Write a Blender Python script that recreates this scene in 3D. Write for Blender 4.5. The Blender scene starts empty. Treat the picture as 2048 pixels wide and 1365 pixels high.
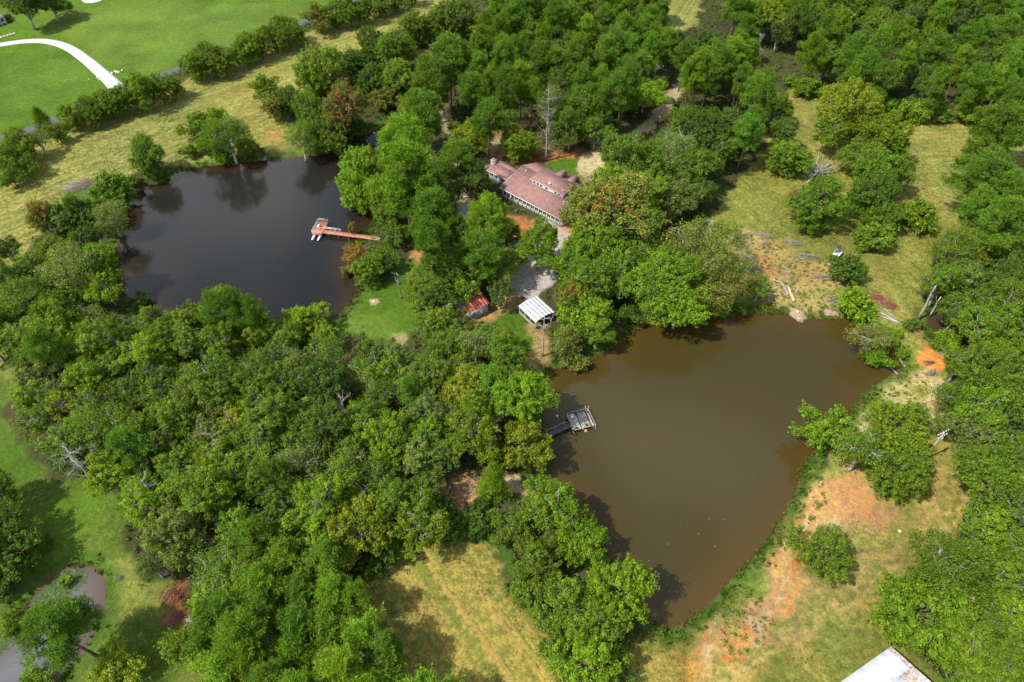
import bpy, math, random
import numpy as np
from mathutils import Vector
R = math.radians
rng = np.random.default_rng(7)
random.seed(7)
scn = bpy.context.scene
COL = scn.collection

# ------------------------------------------------------------------ camera, sky, sun, exposure
CAM_H, PITCH, LENS = 118.0, 47.0, 24.0
cd = bpy.data.cameras.new('camera'); cam = bpy.data.objects.new('camera', cd); COL.objects.link(cam)
cd.lens = LENS; cd.sensor_width = 36; cd.clip_end = 6000; cd.clip_start = 1
cam.location = (0, 0, CAM_H); cam.rotation_euler = (R(90 - PITCH), 0, 0); scn.camera = cam

SUN_EL, SHADOW_AZ = 54.0, 24.0            # shadows fall to +X, turned 24 degrees towards +Y
sx, sy = -math.cos(R(SHADOW_AZ)), -math.sin(R(SHADOW_AZ))
to_sun = Vector((sx * math.cos(R(SUN_EL)), sy * math.cos(R(SUN_EL)), math.sin(R(SUN_EL))))
w = bpy.data.worlds.new('World'); scn.world = w; w.use_nodes = True
wn, wl = w.node_tree.nodes, w.node_tree.links
bg = wn['Background']; sky = wn.new('ShaderNodeTexSky'); sky.sky_type = 'NISHITA'; sky.sun_disc = False
sky.sun_elevation = R(SUN_EL); sky.sun_rotation = math.atan2(sx, sy); sky.altitude = 150
sky.air_density = 1.2; sky.dust_density = 1.5
# broken fair-weather cloud over the whole dome (the ponds mirror it)
tc = wn.new('ShaderNodeTexCoord'); mp = wn.new('ShaderNodeMapping'); mp.inputs['Scale'].default_value = (1, 1, 1.8)
nz = wn.new('ShaderNodeTexNoise'); nz.inputs['Scale'].default_value = 2.6; nz.inputs['Detail'].default_value = 6
cr = wn.new('ShaderNodeValToRGB'); cr.color_ramp.elements[0].position = .47; cr.color_ramp.elements[1].position = .60
cr.color_ramp.elements[1].color = (.85, .85, .85, 1)
mx = wn.new('ShaderNodeMix'); mx.data_type = 'RGBA'; mx.inputs['B'].default_value = (9.5, 9.5, 9.6, 1)
wl.new(tc.outputs['Generated'], mp.inputs[0]); wl.new(mp.outputs[0], nz.inputs['Vector']); wl.new(nz.outputs['Fac'], cr.inputs[0])
wl.new(cr.outputs[0], mx.inputs['Factor']); wl.new(sky.outputs[0], mx.inputs['A']); wl.new(mx.outputs['Result'], bg.inputs[0])
bg.inputs[1].default_value = 0.14
sl = bpy.data.lights.new('sun', 'SUN'); sl.energy = 4.6; sl.angle = R(.53); sl.color = (1, .95, .86)
so = bpy.data.objects.new('sun', sl); COL.objects.link(so); so.location = (-80, -40, 200)
so.rotation_euler = (-to_sun).to_track_quat('-Z', 'Y').to_euler()
scn.view_settings.view_transform = 'Standard'; scn.view_settings.look = 'None'
scn.view_settings.exposure = 0.5; scn.view_settings.gamma = 1; scn.view_settings.use_curve_mapping = False
scn.render.engine = 'CYCLES'; scn.cycles.max_bounces = 6; scn.cycles.diffuse_bounces = 3
scn.cycles.transmission_bounces = 4; scn.cycles.transparent_max_bounces = 4

# ------------------------------------------------------------------ measuring: photo position -> point at height z
FPX = LENS / 36 * 2048
def at(px, py, z=0.0):
    p = R(PITCH); u = (px - 1024) / FPX; v = (py - 682.5) / FPX
    r = (u, math.cos(p) - v * math.sin(p), -math.sin(p) - v * math.cos(p))
    t = (z - CAM_H) / r[2]
    return np.array([t * r[0], t * r[1], z])
def ppm(py): return FPX / (CAM_H / (math.sin(R(PITCH)) + (py - 682.5) / FPX * math.cos(R(PITCH))))   # photo pixels per metre
def ats(pts, z=0.0): return np.array([at(x, y, z)[:2] for x, y in pts])

# ------------------------------------------------------------------ noise and polygons (numpy)
def vnoise(x, y, seed=0):
    xi = np.floor(x).astype(np.int64); yi = np.floor(y).astype(np.int64); fx = x - xi; fy = y - yi
    fx = fx * fx * (3 - 2 * fx); fy = fy * fy * (3 - 2 * fy)
    def h(a, b):
        n = (a * 374761393 + b * 668265263 + seed * 974634777) & 0xffffffff
        n = ((n ^ (n >> 13)) * 1274126177) & 0xffffffff
        return ((n ^ (n >> 16)) & 0xffff) / 65535.0
    return (h(xi, yi) * (1 - fx) + h(xi + 1, yi) * fx) * (1 - fy) + (h(xi, yi + 1) * (1 - fx) + h(xi + 1, yi + 1) * fx) * fy
def fbm(x, y, s, seed=0, o=3):
    t = 0; a = .5; tot = 0
    for k in range(o):
        t = t + a * vnoise(x / s + 17 * k, y / s - 9 * k, seed + k); tot += a; a *= .5; s *= .5
    return t / tot
def seg_dist(poly, X, Y, closed=True):
    d = np.full(X.shape, 1e9); ins = np.zeros(X.shape, bool); n = len(poly)
    for i in range(n if closed else n - 1):
        x0, y0 = poly[i]; x1, y1 = poly[(i + 1) % n]; ex, ey = x1 - x0, y1 - y0
        t = np.clip(((X - x0) * ex + (Y - y0) * ey) / (ex * ex + ey * ey + 1e-9), 0, 1)
        d = np.minimum(d, (X - x0 - t * ex) ** 2 + (Y - y0 - t * ey) ** 2)
        if closed:
            c = (y0 > Y) != (y1 > Y)
            ins ^= c & (X < ex * (Y - y0) / (ey if abs(ey) > 1e-9 else 1e-9) + x0)
    d = np.sqrt(d)
    return np.where(ins, -d, d) if closed else d
def sdist(poly, X, Y, closed=True, pad=14):
    out = np.full(X.shape, 99.0)
    m = (X > poly[:, 0].min() - pad) & (X < poly[:, 0].max() + pad) & (Y > poly[:, 1].min() - pad) & (Y < poly[:, 1].max() + pad)
    if m.any(): out[m] = seg_dist(poly, X[m], Y[m], closed)
    return out
def smooth_poly(p, it=2):
    p = np.array(p, float)
    for _ in range(it):
        q = np.roll(p, -1, 0); a = .75 * p + .25 * q; b = .25 * p + .75 * q
        p = np.stack([a, b], 1).reshape(-1, 2)
    return p
def sstep(a, b, x): t = np.clip((x - a) / (b - a), 0, 1); return t * t * (3 - 2 * t)

# ------------------------------------------------------------------ ponds (shore lines)
WATER_Z = -1.0
PONDS = {
 'dark_pond': [(792,238),(745,262),(722,290),(690,302),(640,312),(590,316),(540,322),(480,326),(420,334),(380,338),(348,346),(335,366),(300,374),(264,392),(256,430),(246,470),(236,500),(231,540),(240,575),(268,602),(300,628),(335,668),(390,710),(450,716),(510,690),(560,664),(630,656),(662,645),(690,612),(713,590),(720,572),(706,548),(696,520),(702,490),(735,470),(752,430),(742,385),(728,340),(748,308),(772,286),(800,250)],
 'brown_pond': [(1096,800),(1100,760),(1112,733),(1160,742),(1205,706),(1250,684),(1290,650),(1330,632),(1390,642),(1430,640),(1480,631),(1560,628),(1585,634),(1625,640),(1660,640),(1700,638),(1740,650),(1780,690),(1806,722),(1792,742),(1752,766),(1716,800),(1690,838),(1640,880),(1604,930),(1590,980),(1574,1010),(1548,1062),(1508,1112),(1466,1152),(1416,1202),(1370,1243),(1335,1256),(1308,1240),(1280,1196),(1236,1146),(1196,1078),(1150,1000),(1108,962),(1090,920),(1088,860)],
 'small_pond': [(-120,1420),(-90,1330),(0,1285),(40,1235),(66,1200),(100,1158),(132,1135),(188,1136),(208,1164),(206,1215),(192,1248),(168,1300),(132,1345),(90,1385),(0,1440)],
 'creek_pool': [(1852,640),(1872,622),(1905,634),(1932,652),(1945,680),(1915,712),(1888,694),(1866,680)],
}
POND_XY = {k: smooth_poly(ats(v, WATER_Z)) for k, v in PONDS.items()}
def pond_d(X, Y):
    d = np.full(X.shape, 99.0)
    for p in POND_XY.values(): d = np.minimum(d, sdist(p, X, Y))
    return d
def terrain(X, Y, d=None):
    if d is None: d = pond_d(X, Y)
    z = (fbm(X, Y, 40, 3) - .5) * .7 + (fbm(X, Y, 3.2, 5, 2) - .5) * .10
    k = sstep(0, 6.0, d)
    z = np.where(d >= 0, WATER_Z * (1 - k) + z * k - .02 * (d < .2), WATER_Z - np.minimum(1.6, .45 * -d) - .02)
    return z
def gh(x, y): return float(terrain(np.array([x]), np.array([y]))[0])

# ------------------------------------------------------------------ mesh helpers
def mesh_np(name, V, faces_list, mats=(), smooth=False, attrs=None):
    """faces_list: list of (n,k) int arrays"""
    me = bpy.data.meshes.new(name); V = np.asarray(V, np.float32)
    me.vertices.add(len(V)); me.vertices.foreach_set('co', V.ravel())
    idx = np.concatenate([np.asarray(f, np.int32).ravel() for f in faces_list])
    cnt = np.concatenate([np.full(len(f), np.asarray(f).shape[1], np.int32) for f in faces_list])
    me.loops.add(len(idx)); me.loops.foreach_set('vertex_index', idx)
    me.polygons.add(len(cnt)); me.polygons.foreach_set('loop_start', np.concatenate([[0], np.cumsum(cnt)[:-1]]).astype(np.int32))
    if smooth: me.polygons.foreach_set('use_smooth', np.ones(len(cnt), bool))
    for k, a in (attrs or {}).items():
        a = np.asarray(a, np.float32)
        if a.ndim == 1: me.attributes.new(k, 'FLOAT', 'POINT').data.foreach_set('value', a)
        else:
            c4 = np.ones((len(a), 4), np.float32); c4[:, :3] = a
            me.attributes.new(k, 'FLOAT_COLOR', 'POINT').data.foreach_set('color', c4.ravel())
    for m in mats: me.materials.append(m)
    me.update(calc_edges=True); me.validate()
    return me
def link(name, data, parent=None, loc=None, rz=None, **props):
    o = bpy.data.objects.new(name, data); COL.objects.link(o)
    if parent is not None: o.parent = parent
    if loc is not None: o.location = [float(c) for c in loc]
    if rz is not None: o.rotation_euler = (0, 0, rz)
    for k, v in props.items(): o[k] = v
    return o
def thing(name, label, cat, loc=(0, 0, 0), rz=0.0, group=None):
    o = link(name, None, None, loc, rz, label=label, category=cat); o.empty_display_size = .5
    if group: o['group'] = group
    return o
class MB:
    """collects shapes for one mesh"""
    def __init__(s): s.v = []; s.f = {3: [], 4: [], 6: [], 8: [], 5: []}; s.n = 0
    def add(s, V, F):
        for f in F: s.f.setdefault(len(f), []).append([i + s.n for i in f])
        s.v.extend([tuple(map(float, p)) for p in V]); s.n += len(V); return s
    def box(s, c, d, rz=0.0):
        x, y, z = d[0] / 2, d[1] / 2, d[2] / 2; ca, sa = math.cos(rz), math.sin(rz)
        P = [(a * x, b * y, e * z) for e in (-1, 1) for b in (-1, 1) for a in (-1, 1)]
        P = [(c[0] + p[0] * ca - p[1] * sa, c[1] + p[0] * sa + p[1] * ca, c[2] + p[2]) for p in P]
        return s.add(P, [(0, 2, 3, 1), (4, 5, 7, 6), (0, 1, 5, 4), (2, 6, 7, 3), (0, 4, 6, 2), (1, 3, 7, 5)])
    def box2(s, a, b): return s.box([(a[i] + b[i]) / 2 for i in range(3)], [abs(b[i] - a[i]) for i in range(3)])
    def prism(s, poly, axis, a, b):
        """polygon in the plane across axis (0,1,2), pulled from a to b"""
        n = len(poly)
        def pt(p, t): q = list(p); q.insert(axis, t); return q
        V = [pt(p, a) for p in poly] + [pt(p, b) for p in poly]
        return s.add(V, [tuple(range(n))[::-1], tuple(range(n, 2 * n))] + [(i, (i + 1) % n, n + (i + 1) % n, n + i) for i in range(n)])
    def tube(s, pts, rad, n=6):
        pts = np.asarray(pts, float); m = len(pts); rad = np.broadcast_to(np.asarray(rad, float), (m,)); V = []
        for i in range(m):
            t = pts[min(i + 1, m - 1)] - pts[max(i - 1, 0)]; t /= np.linalg.norm(t) + 1e-9
            a = np.cross(t, (0, 0, 1) if abs(t[2]) < .9 else (1, 0, 0)); a /= np.linalg.norm(a) + 1e-9; b = np.cross(t, a)
            for k in range(n):
                q = 2 * math.pi * k / n; V.append(pts[i] + rad[i] * (math.cos(q) * a + math.sin(q) * b))
        F = [(i * n + k, i * n + (k + 1) % n, (i + 1) * n + (k + 1) % n, (i + 1) * n + k) for i in range(m - 1) for k in range(n)]
        c0, c1 = len(V), len(V) + 1; V += [pts[0], pts[-1]]
        F += [(c0, (k + 1) % n, k) for k in range(n)] + [(c1, (m - 1) * n + k, (m - 1) * n + (k + 1) % n) for k in range(n)]
        return s.add(V, F)
    def slab(s, quad, t):
        """a sheet of four corners given thickness t downwards"""
        q = [tuple(p) for p in quad]; lo = [(p[0], p[1], p[2] - t) for p in q]
        return s.add(q + lo, [(0, 1, 2, 3), (7, 6, 5, 4), (0, 4, 5, 1), (1, 5, 6, 2), (2, 6, 7, 3), (3, 7, 4, 0)])
    def sheet(s, quad, t):
        q = [tuple(p) for p in quad]; lo = [(p[0], p[1], p[2] - t) for p in q]
        return s.add(q + lo, [(0, 1, 2, 3), (7, 6, 5, 4), (0, 4, 5, 1), (2, 6, 7, 3)])
    def mesh(s, name, mat, smooth=False):
        return mesh_np(name, s.v, [np.array(f) for f in s.f.values() if f], (mat,), smooth)
    def build(s, name, mat, parent=None, smooth=False, **props): return link(name, s.mesh(name, mat, smooth), parent, **props)

# ------------------------------------------------------------------ materials
def mat(name, col, rough=.8, metal=0.0, vary=.25, scale=1.5, bump=0.0, bscale=20.0, spec=.3, col2=None):
    m = bpy.data.materials.new(name); m.use_nodes = True; n, l = m.node_tree.nodes, m.node_tree.links; b = n['Principled BSDF']
    b.inputs['Roughness'].default_value = rough; b.inputs['Metallic'].default_value = metal; b.inputs['Specular IOR Level'].default_value = spec
    t = n.new('ShaderNodeTexCoord'); z = n.new('ShaderNodeTexNoise'); z.inputs['Scale'].default_value = scale; z.inputs['Detail'].default_value = 6
    z.inputs['Roughness'].default_value = .65
    mx = n.new('ShaderNodeMix'); mx.data_type = 'RGBA'
    c2 = col2 or tuple(c * (1 - vary) for c in col); c1 = col if col2 else tuple(c * (1 + vary * .5) for c in col)
    r = n.new('ShaderNodeMapRange'); r.inputs[1].default_value = .35; r.inputs[2].default_value = .65
    mx.inputs['A'].default_value = (*c1, 1); mx.inputs['B'].default_value = (*c2, 1)
    l.new(t.outputs['Object'], z.inputs['Vector']); l.new(z.outputs['Fac'], r.inputs[0]); l.new(r.outputs[0], mx.inputs['Factor']); l.new(mx.outputs['Result'], b.inputs['Base Color'])
    if bump:
        z2 = n.new('ShaderNodeTexNoise'); z2.inputs['Scale'].default_value = bscale; z2.inputs['Detail'].default_value = 4
        bp = n.new('ShaderNodeBump'); bp.inputs['Strength'].default_value = bump; bp.inputs['Distance'].default_value = .05
        l.new(t.outputs['Object'], z2.inputs['Vector']); l.new(z2.outputs['Fac'], bp.inputs['Height']); l.new(bp.outputs[0], b.inputs['Normal'])
    return m
def leaf_mat(name, accent=None, trans=.4, amount=.55, dead=None):
    """colour of the crown = the object's own colour, varied leaf by leaf; accent = turning leaves by branch"""
    m = bpy.data.materials.new(name); m.use_nodes = True; n, l = m.node_tree.nodes, m.node_tree.links
    n.remove(n['Principled BSDF']); out = n['Material Output']
    oi = n.new('ShaderNodeObjectInfo'); a = n.new('ShaderNodeAttribute'); a.attribute_name = 'lv'
    hs = n.new('ShaderNodeHueSaturation'); l.new(oi.outputs['Color'], hs.inputs['Color'])
    r1 = n.new('ShaderNodeMapRange'); r1.inputs[3].default_value = .55; r1.inputs[4].default_value = 1.5; l.new(a.outputs['Fac'], r1.inputs[0]); l.new(r1.outputs[0], hs.inputs['Value'])
    r2 = n.new('ShaderNodeMapRange'); r2.inputs[3].default_value = .522; r2.inputs[4].default_value = .478; l.new(a.outputs['Fac'], r2.inputs[0]); l.new(r2.outputs[0], hs.inputs['Hue'])
    col = hs.outputs[0]
    if accent:
        c = n.new('ShaderNodeAttribute'); c.attribute_name = 'cl'
        rr = n.new('ShaderNodeMapRange'); rr.inputs[1].default_value = amount; rr.inputs[2].default_value = amount + .12; l.new(c.outputs['Fac'], rr.inputs[0])
        mx = n.new('ShaderNodeMix'); mx.data_type = 'RGBA'; mx.inputs['B'].default_value = (*accent, 1)
        l.new(rr.outputs[0], mx.inputs['Factor']); l.new(col, mx.inputs['A']); col = mx.outputs['Result']
    d = n.new('ShaderNodeBsdfDiffuse'); t = n.new('ShaderNodeBsdfTranslucent'); g = n.new('ShaderNodeBsdfGlossy'); g.inputs['Roughness'].default_value = .5
    l.new(col, d.inputs[0])
    ty = n.new('ShaderNodeMix'); ty.data_type = 'RGBA'; ty.blend_type = 'MULTIPLY'; ty.inputs['Factor'].default_value = 1; ty.inputs['B'].default_value = (1.3, 1.15, .5, 1)
    l.new(col, ty.inputs['A']); l.new(ty.outputs['Result'], t.inputs[0])
    m1 = n.new('ShaderNodeMixShader'); m1.inputs[0].default_value = trans; m2 = n.new('ShaderNodeMixShader'); m2.inputs[0].default_value = .012
    l.new(d.outputs[0], m1.inputs[1]); l.new(t.outputs[0], m1.inputs[2]); l.new(m1.outputs[0], m2.inputs[1]); l.new(g.outputs[0], m2.inputs[2]); l.new(m2.outputs[0], out.inputs[0])
    return m
M = dict(
 leaf=leaf_mat('foliage'), needle=leaf_mat('pine_needles', trans=.32), turn=leaf_mat('turning_foliage', (.31, .15, .02), amount=.70),
 turn_red=leaf_mat('rusty_foliage', (.26, .12, .03), amount=.78), gold=leaf_mat('golden_foliage', (.30, .17, .02), amount=.40),
 bark=mat('bark_brown', (.12, .095, .075), .9, bump=.5, vary=.5), pale=mat('bark_pale', (.28, .255, .23), .9, vary=.35, bump=.3),
 white_bark=mat('bark_bleached', (.36, .34, .31), .9, vary=.3), pinebark=mat('bark_pine', (.17, .125, .10), .9, vary=.5, bump=.5),
 cutwood=mat('cut_wood', (.52, .37, .22), .8, vary=.3), greywood=mat('weathered_wood', (.43, .41, .385), .85, vary=.35, scale=3),
 darkwood=mat('dark_weathered_wood', (.13, .12, .12), .9, vary=.5, scale=3), redwood=mat('red_stained_wood', (.45, .15, .085), .75, vary=.25, scale=2.5),
 redwood2=mat('faded_red_stained_wood', (.42, .20, .16), .8, vary=.25, scale=2.5),
 shingle=mat('red_brown_shingles', (.25, .14, .122), .9, vary=.22, scale=.8, bump=.35, bscale=5), white=mat('white_paint', (.78, .78, .76), .5, vary=.08),
 bluewall=mat('pale_blue_siding', (.40, .47, .56), .6, vary=.12), glass=mat('window_glass', (.025, .03, .035), .06, vary=.2, spec=.8),
 greywall=mat('grey_siding', (.26, .27, .29), .6, vary=.15), stone=mat('stone', (.36, .31, .26), .9, vary=.45, scale=4, bump=.6),
 metal=mat('galvanised_sheet', (.50, .525, .565), .55, 0, vary=.16, scale=1.3, spec=.5), metal2=mat('galvanised_sheet_dull', (.43, .465, .52), .55, 0, vary=.16, scale=1.1, spec=.5), metal3=mat('galvanised_sheet_specked', (.50, .525, .565), .6, 0, scale=3.5, spec=.4, col2=(.52, .48, .46)),
 rust=mat('rusted_sheet', (.60, .58, .58), .65, .1, scale=2.2, col2=(.24, .13, .08)), redmetal=mat('red_metal_roof', (.46, .11, .065), .5, vary=.25, spec=.5),
 concrete=mat('concrete', (.50, .485, .455), .85, vary=.06, scale=.3, bump=.1), asphalt=mat('asphalt', (.085, .085, .09), .9, vary=.2, scale=1, bump=.2),
 greyroof=mat('grey_shingles', (.17, .17, .175), .9, vary=.2, scale=2, bump=.3), black=mat('black_rubber', (.02, .02, .021), .7, vary=.2), whitepaint=mat('white_machine_paint', (.72, .73, .73), .35, vary=.06, spec=.5),
 cabdark=mat('dark_blue_grey_paint', (.06, .085, .13), .35, vary=.15, spec=.5), steel=mat('worn_steel', (.30, .25, .19), .6, .4, vary=.3), carwhite=mat('white_car_paint', (.72, .74, .76), .2, vary=.04, spec=.6),
 redleaf=mat('dry_pine_straw', (.30, .13, .085), .95, vary=.4, scale=3), earth=mat('earth', (.30, .225, .145), .95, vary=.35, scale=1.5, bump=.8, bscale=4),
 palestone=mat('pale_rock', (.62, .54, .44), .9, vary=.3, scale=2, bump=.5), terracotta=mat('orange_plastic', (.5, .2, .1), .5, vary=.2),
 brush1=mat('dry_brush', (.36, .31, .265), .95, vary=.3, scale=4), brush2=mat('dry_brush_dark', (.19, .155, .125), .95, vary=.3, scale=4),
 floaty=mat('floating_debris', (.5, .48, .38), .8, vary=.4),
)

# ------------------------------------------------------------------ the ground: one sheet, soil and grass by zone
ys = [24.0]
while ys[-1] < 335: ys.append(ys[-1] + .42 * (max(ys[-1], 40) / 60) ** .75)
xs = np.arange(-245, 245.1, .52)
XS = np.concatenate([[-2500, -1600, -1000, -650, -450, -350, -290, -262], xs, [262, 290, 350, 450, 650, 1000, 1600, 2500]])
YS = np.concatenate([[-1500, -700, -300, -120, -50, -10, 8, 17], ys, [346, 366, 400, 460, 560, 750, 1100, 1700, 2800]])
GX, GY = np.meshgrid(XS, YS); nX, nY = len(XS), len(YS); X, Y = GX.ravel(), GY.ravel()
PD = pond_d(X, Y); GZ = terrain(X, Y, PD)
nA = fbm(X, Y, 9, 11, 4); nB = fbm(X, Y, 2.6, 23, 3); nC = fbm(X, Y, 30, 31, 3)
WX = X + (fbm(X, Y, 5, 41) - .5) * 5 + (fbm(X, Y, 1.6, 43, 2) - .5) * 2.6; WY = Y + (fbm(X, Y, 5, 51) - .5) * 5 + (fbm(X, Y, 1.6, 53, 2) - .5) * 2.6           # ragged edges
A = np.empty((len(X), 3)); B = np.empty((len(X), 3))
A[:] = (.085, .060, .032); B[:] = (.045, .070, .016)                                  # wood floor: litter and low green
BASEW = np.ones(len(X)); SU = np.zeros(len(X)); SW = np.zeros(len(X)); TAG = np.zeros(len(X), int)
LAWN = ((.100, .172, .014), (.062, .128, .011)); LAWN2 = ((.15, .20, .035), (.085, .165, .015)); DRY = ((.31, .265, .075), (.14, .18, .035))
FIELD = ((.28, .245, .055), (.125, .175, .028)); HAY = ((.345, .250, .062), (.155, .180, .036)); PALE = ((.50, .40, .19), (.30, .27, .10)); GRASS = ((.130, .165, .026), (.065, .120, .014))
ORANGE = ((.52, .20, .060), (.40, .26, .12)); VIVID = ((.64, .24, .055), (.54, .20, .045)); DIRT = ((.50, .29, .12), (.30, .25, .085)); GRAVEL = ((.50, .47, .43), (.36, .33, .29)); SAND = ((.54, .42, .24), (.40, .31, .16))
STRAW = ((.42, .15, .055), (.22, .12, .045)); MUD = ((.13, .080, .035), (.09, .060, .026)); LUSH = ((.075, .145, .014), (.045, .10, .012)); SHADE = ((.10, .085, .05), (.07, .10, .022))
def zone(pts, cols, feather=2.0, strength=1.0, width=None, stripe=None, sw=0.0, tag=None, patchy=0.0, warp=True, seed=0):
    P = ats(pts); x, y = (WX, WY) if warp else (X, Y)
    d = sdist(P, x, y) if width is None else sdist(P, x, y, False) - width
    feather *= .55; k = sstep(feather * .5, -feather * .5, d) * strength
    if patchy: k = k * sstep(.5 - .22, .5 + .22, fbm(X, Y, 6, 61 + seed) + (patchy - .5) * .8)
    BASEW[:] *= 1 - k
    A[:] = A * (1 - k[:, None]) + np.array(cols[0]) * k[:, None]; B[:] = B * (1 - k[:, None]) + np.array(cols[1]) * k[:, None]
    if stripe is not None:
        p0, p1 = at(*stripe[0]), at(*stripe[1]); e = (p1 - p0)[:2]; e /= np.linalg.norm(e); m = k > .02
        SU[m] = (-e[1] * X + e[0] * Y)[m]; SW[m] = (sw * k)[m]
    elif strength > .6: SW[:] = SW * (1 - k)
    if tag is not None: TAG[k > .5] = tag
# far upper left: mown lawns, then the hay strip along the hedge
zone([(-300,-120),(900,-120),(790,-10),(620,45),(350,148),(130,244),(0,302),(-300,420)], LAWN, 3, tag=4, stripe=((0,100),(300,70)), sw=.25)
zone([(90,30),(250,5),(620,10),(600,40),(400,120),(300,150),(190,120),(140,80)], LAWN2, 14, .75)
zone([(0,140),(120,110),(170,140),(150,190),(40,220),(-60,225)], LAWN2, 10, .35)
zone([(-300,440),(0,300),(130,262),(350,172),(620,62),(800,-8),(900,-70),(1100,-70),(890,12),(760,80),(690,130),(600,190),(570,270),(500,312),(380,334),(300,332),(240,362),(205,400),(140,425),(70,470),(45,560),(-60,600),(-300,640)], DRY, 3, tag=3, stripe=((0,330),(520,140)), sw=.9)
zone([(520,255),(600,250),(620,320),(520,320)], DRY, 5, .8); zone([(535,262),(560,262),(565,285),(530,285)], ORANGE, 3, .5)
zone([(1340,-40),(1410,-60),(1400,40),(1370,60),(1330,60)], DRY, 4, stripe=((1360,40),(1400,-20)), sw=.7)
zone([(130,385),(190,372),(215,400),(160,412)], LUSH, 2, .9)
# lawn between dark pond and the wood, lawn by the metal-roofed shelter
zone([(660,655),(720,600),(715,575),(760,560),(840,500),(900,500),(905,560),(850,600),(830,660),(806,700),(770,680),(720,672)], LAWN, 2.5, tag=4)
zone([(680,640),(760,625),(820,660),(800,690),(730,670)], LAWN2, 5, .9); zone([(738,600),(756,597),(758,607),(744,611)], SAND, .8, warp=False)
zone([(775,680),(812,660),(815,700),(795,705)], SAND, 2, .6); zone([(652,650),(668,652),(700,618),(722,592),(716,584),(690,604)], MUD, 1.5, .8)
zone([(820,505),(870,500),(890,530),(850,550),(825,535)], ORANGE, 3); zone([(885,510),(925,510),(925,545),(890,545)], ORANGE, 3, .9)
zone([(985,640),(1040,600),(1062,640),(1075,720),(1060,740),(1000,690)], LAWN, 2, tag=4); zone([(1060,655),(1085,650),(1100,730),(1060,740)], DIRT, 3, .7)
zone([(930,640),(1000,590),(1030,605),(985,650),(950,670)], STRAW, 4, .8)
# gravel yard, drive and house surroundings
zone([(990,470),(1060,440),(1150,440),(1165,500),(1110,560),(1060,592),(1015,595),(1000,560),(985,520)], GRAVEL, 3, tag=1)
zone([(905,330),(915,380),(930,425),(965,458),(1015,485)], SAND, 2.5, width=2.1, tag=2); zone([(925,420),(965,458),(1020,485)], GRAVEL, 2, .6, width=2.2)
zone([(1000,560),(1030,600),(970,640),(930,665)], DIRT, 3, .8, width=2.0, tag=2)
zone([(1005,425),(1060,440),(1080,470),(1040,490),(1010,465)], STRAW, 4); zone([(1130,430),(1180,440),(1160,470),(1130,460)], ORANGE, 4, .8)
zone([(985,310),(1040,260),(1100,300),(1160,300),(1180,360),(1120,370),(1040,330)], STRAW, 5, .9); zone([(1000,330),(1020,300),(1015,290),(990,322)], ORANGE, 2)
zone([(1068,330),(1110,322),(1150,318),(1160,345),(1165,370),(1140,362),(1110,345)], LAWN, 1.5, tag=4)
zone([(1148,335),(1160,318),(1190,300),(1215,320),(1212,350),(1195,368),(1175,362)], SAND, 2, tag=2)
zone([(1170,325),(1190,290),(1240,280),(1300,255),(1335,210),(1365,172),(1390,130)], SAND, 3, .85, width=2.4, tag=2)
zone([(970,330),(985,290),(1040,250),(1090,240)], SAND, 4, .7, width=2.0); zone([(880,200),(900,270),(905,330)], SAND, 4, .6, width=1.8)
zone([(940,280),(1010,240),(1080,230),(1060,270),(1000,290)], ORANGE, 6, .7, patchy=.5)
# right: mown clearing from the track at the wood's edge to the barn
zone([(1400,450),(1470,370),(1530,300),(1560,190),(1585,172),(1650,196),(1800,225),(1900,240),(2010,232),(2080,235),(2060,320),(1950,420),(1960,450),(1905,475),(1850,540),(1835,600),(1855,645),(1905,700),(1900,790),(1910,870),(1935,960),(1930,1050),(1850,1110),(1780,1190),(1790,1260),(1850,1320),(1960,1500),(1150,1500),(1250,1290),(1330,1262),(1500,1125),(1595,1000),(1700,830),(1800,735),(1740,645),(1600,630),(1470,632),(1440,560)], FIELD, 3, tag=3, stripe=((1600,440),(1760,600)), sw=.35)
zone([(1820,240),(2010,236),(1985,300),(1930,400),(1880,430),(1800,420),(1790,330)], DRY, 4, .85, stripe=((1830,290),(1980,285)), sw=.8)
zone([(1850,300),(1880,420),(1920,440),(1820,440)], HAY, 6, .6); zone([(1440,420),(1520,340),(1600,380),(1580,440),(1480,470)], FIELD, 8, .6)
zone([(1590,190),(1612,230),(1640,310)], HAY, 6, .7, width=2.5); zone([(1560,230),(1590,215),(1640,300),(1600,340)], DRY, 6, .6)
zone([(1590,420),(1680,470),(1740,530),(1790,610),(1840,680),(1868,760),(1872,830),(1895,900)], HAY, 5, .75, width=2.0, tag=2)
zone([(1760,550),(1810,505),(1870,480),(1930,440)], HAY, 5, .7, width=1.8)
zone([(1470,465),(1545,470),(1590,510),(1680,540),(1700,590),(1640,620),(1560,610),(1500,590),(1470,540)], DIRT, 6, .8, patchy=.6)
zone([(1500,505),(1560,480),(1570,520),(1560,560),(1520,570)], ORANGE, 6, .8, patchy=.55, seed=3); zone([(1600,520),(1640,540),(1640,570),(1600,560)], ORANGE, 5, .5)
zone([(1530,600),(1560,590),(1640,595),(1680,620),(1660,640),(1590,638),(1540,628)], DIRT, 5, .8, patchy=.7, seed=15); zone([(1560,626),(1640,632),(1650,650),(1600,660)], VIVID, 5, .7)
zone([(1845,700),(1862,693),(1885,705),(1895,725),(1888,742),(1868,752),(1846,724)], VIVID, 1.6)
zone([(1830,640),(1870,660),(1880,690),(1850,690)], ORANGE, 3, .6)
zone([(1700,830),(1740,770),(1800,740),(1850,750),(1885,790),(1878,840),(1820,830),(1750,860),(1720,880)], PALE, 5, .85, patchy=.65, seed=5)
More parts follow.
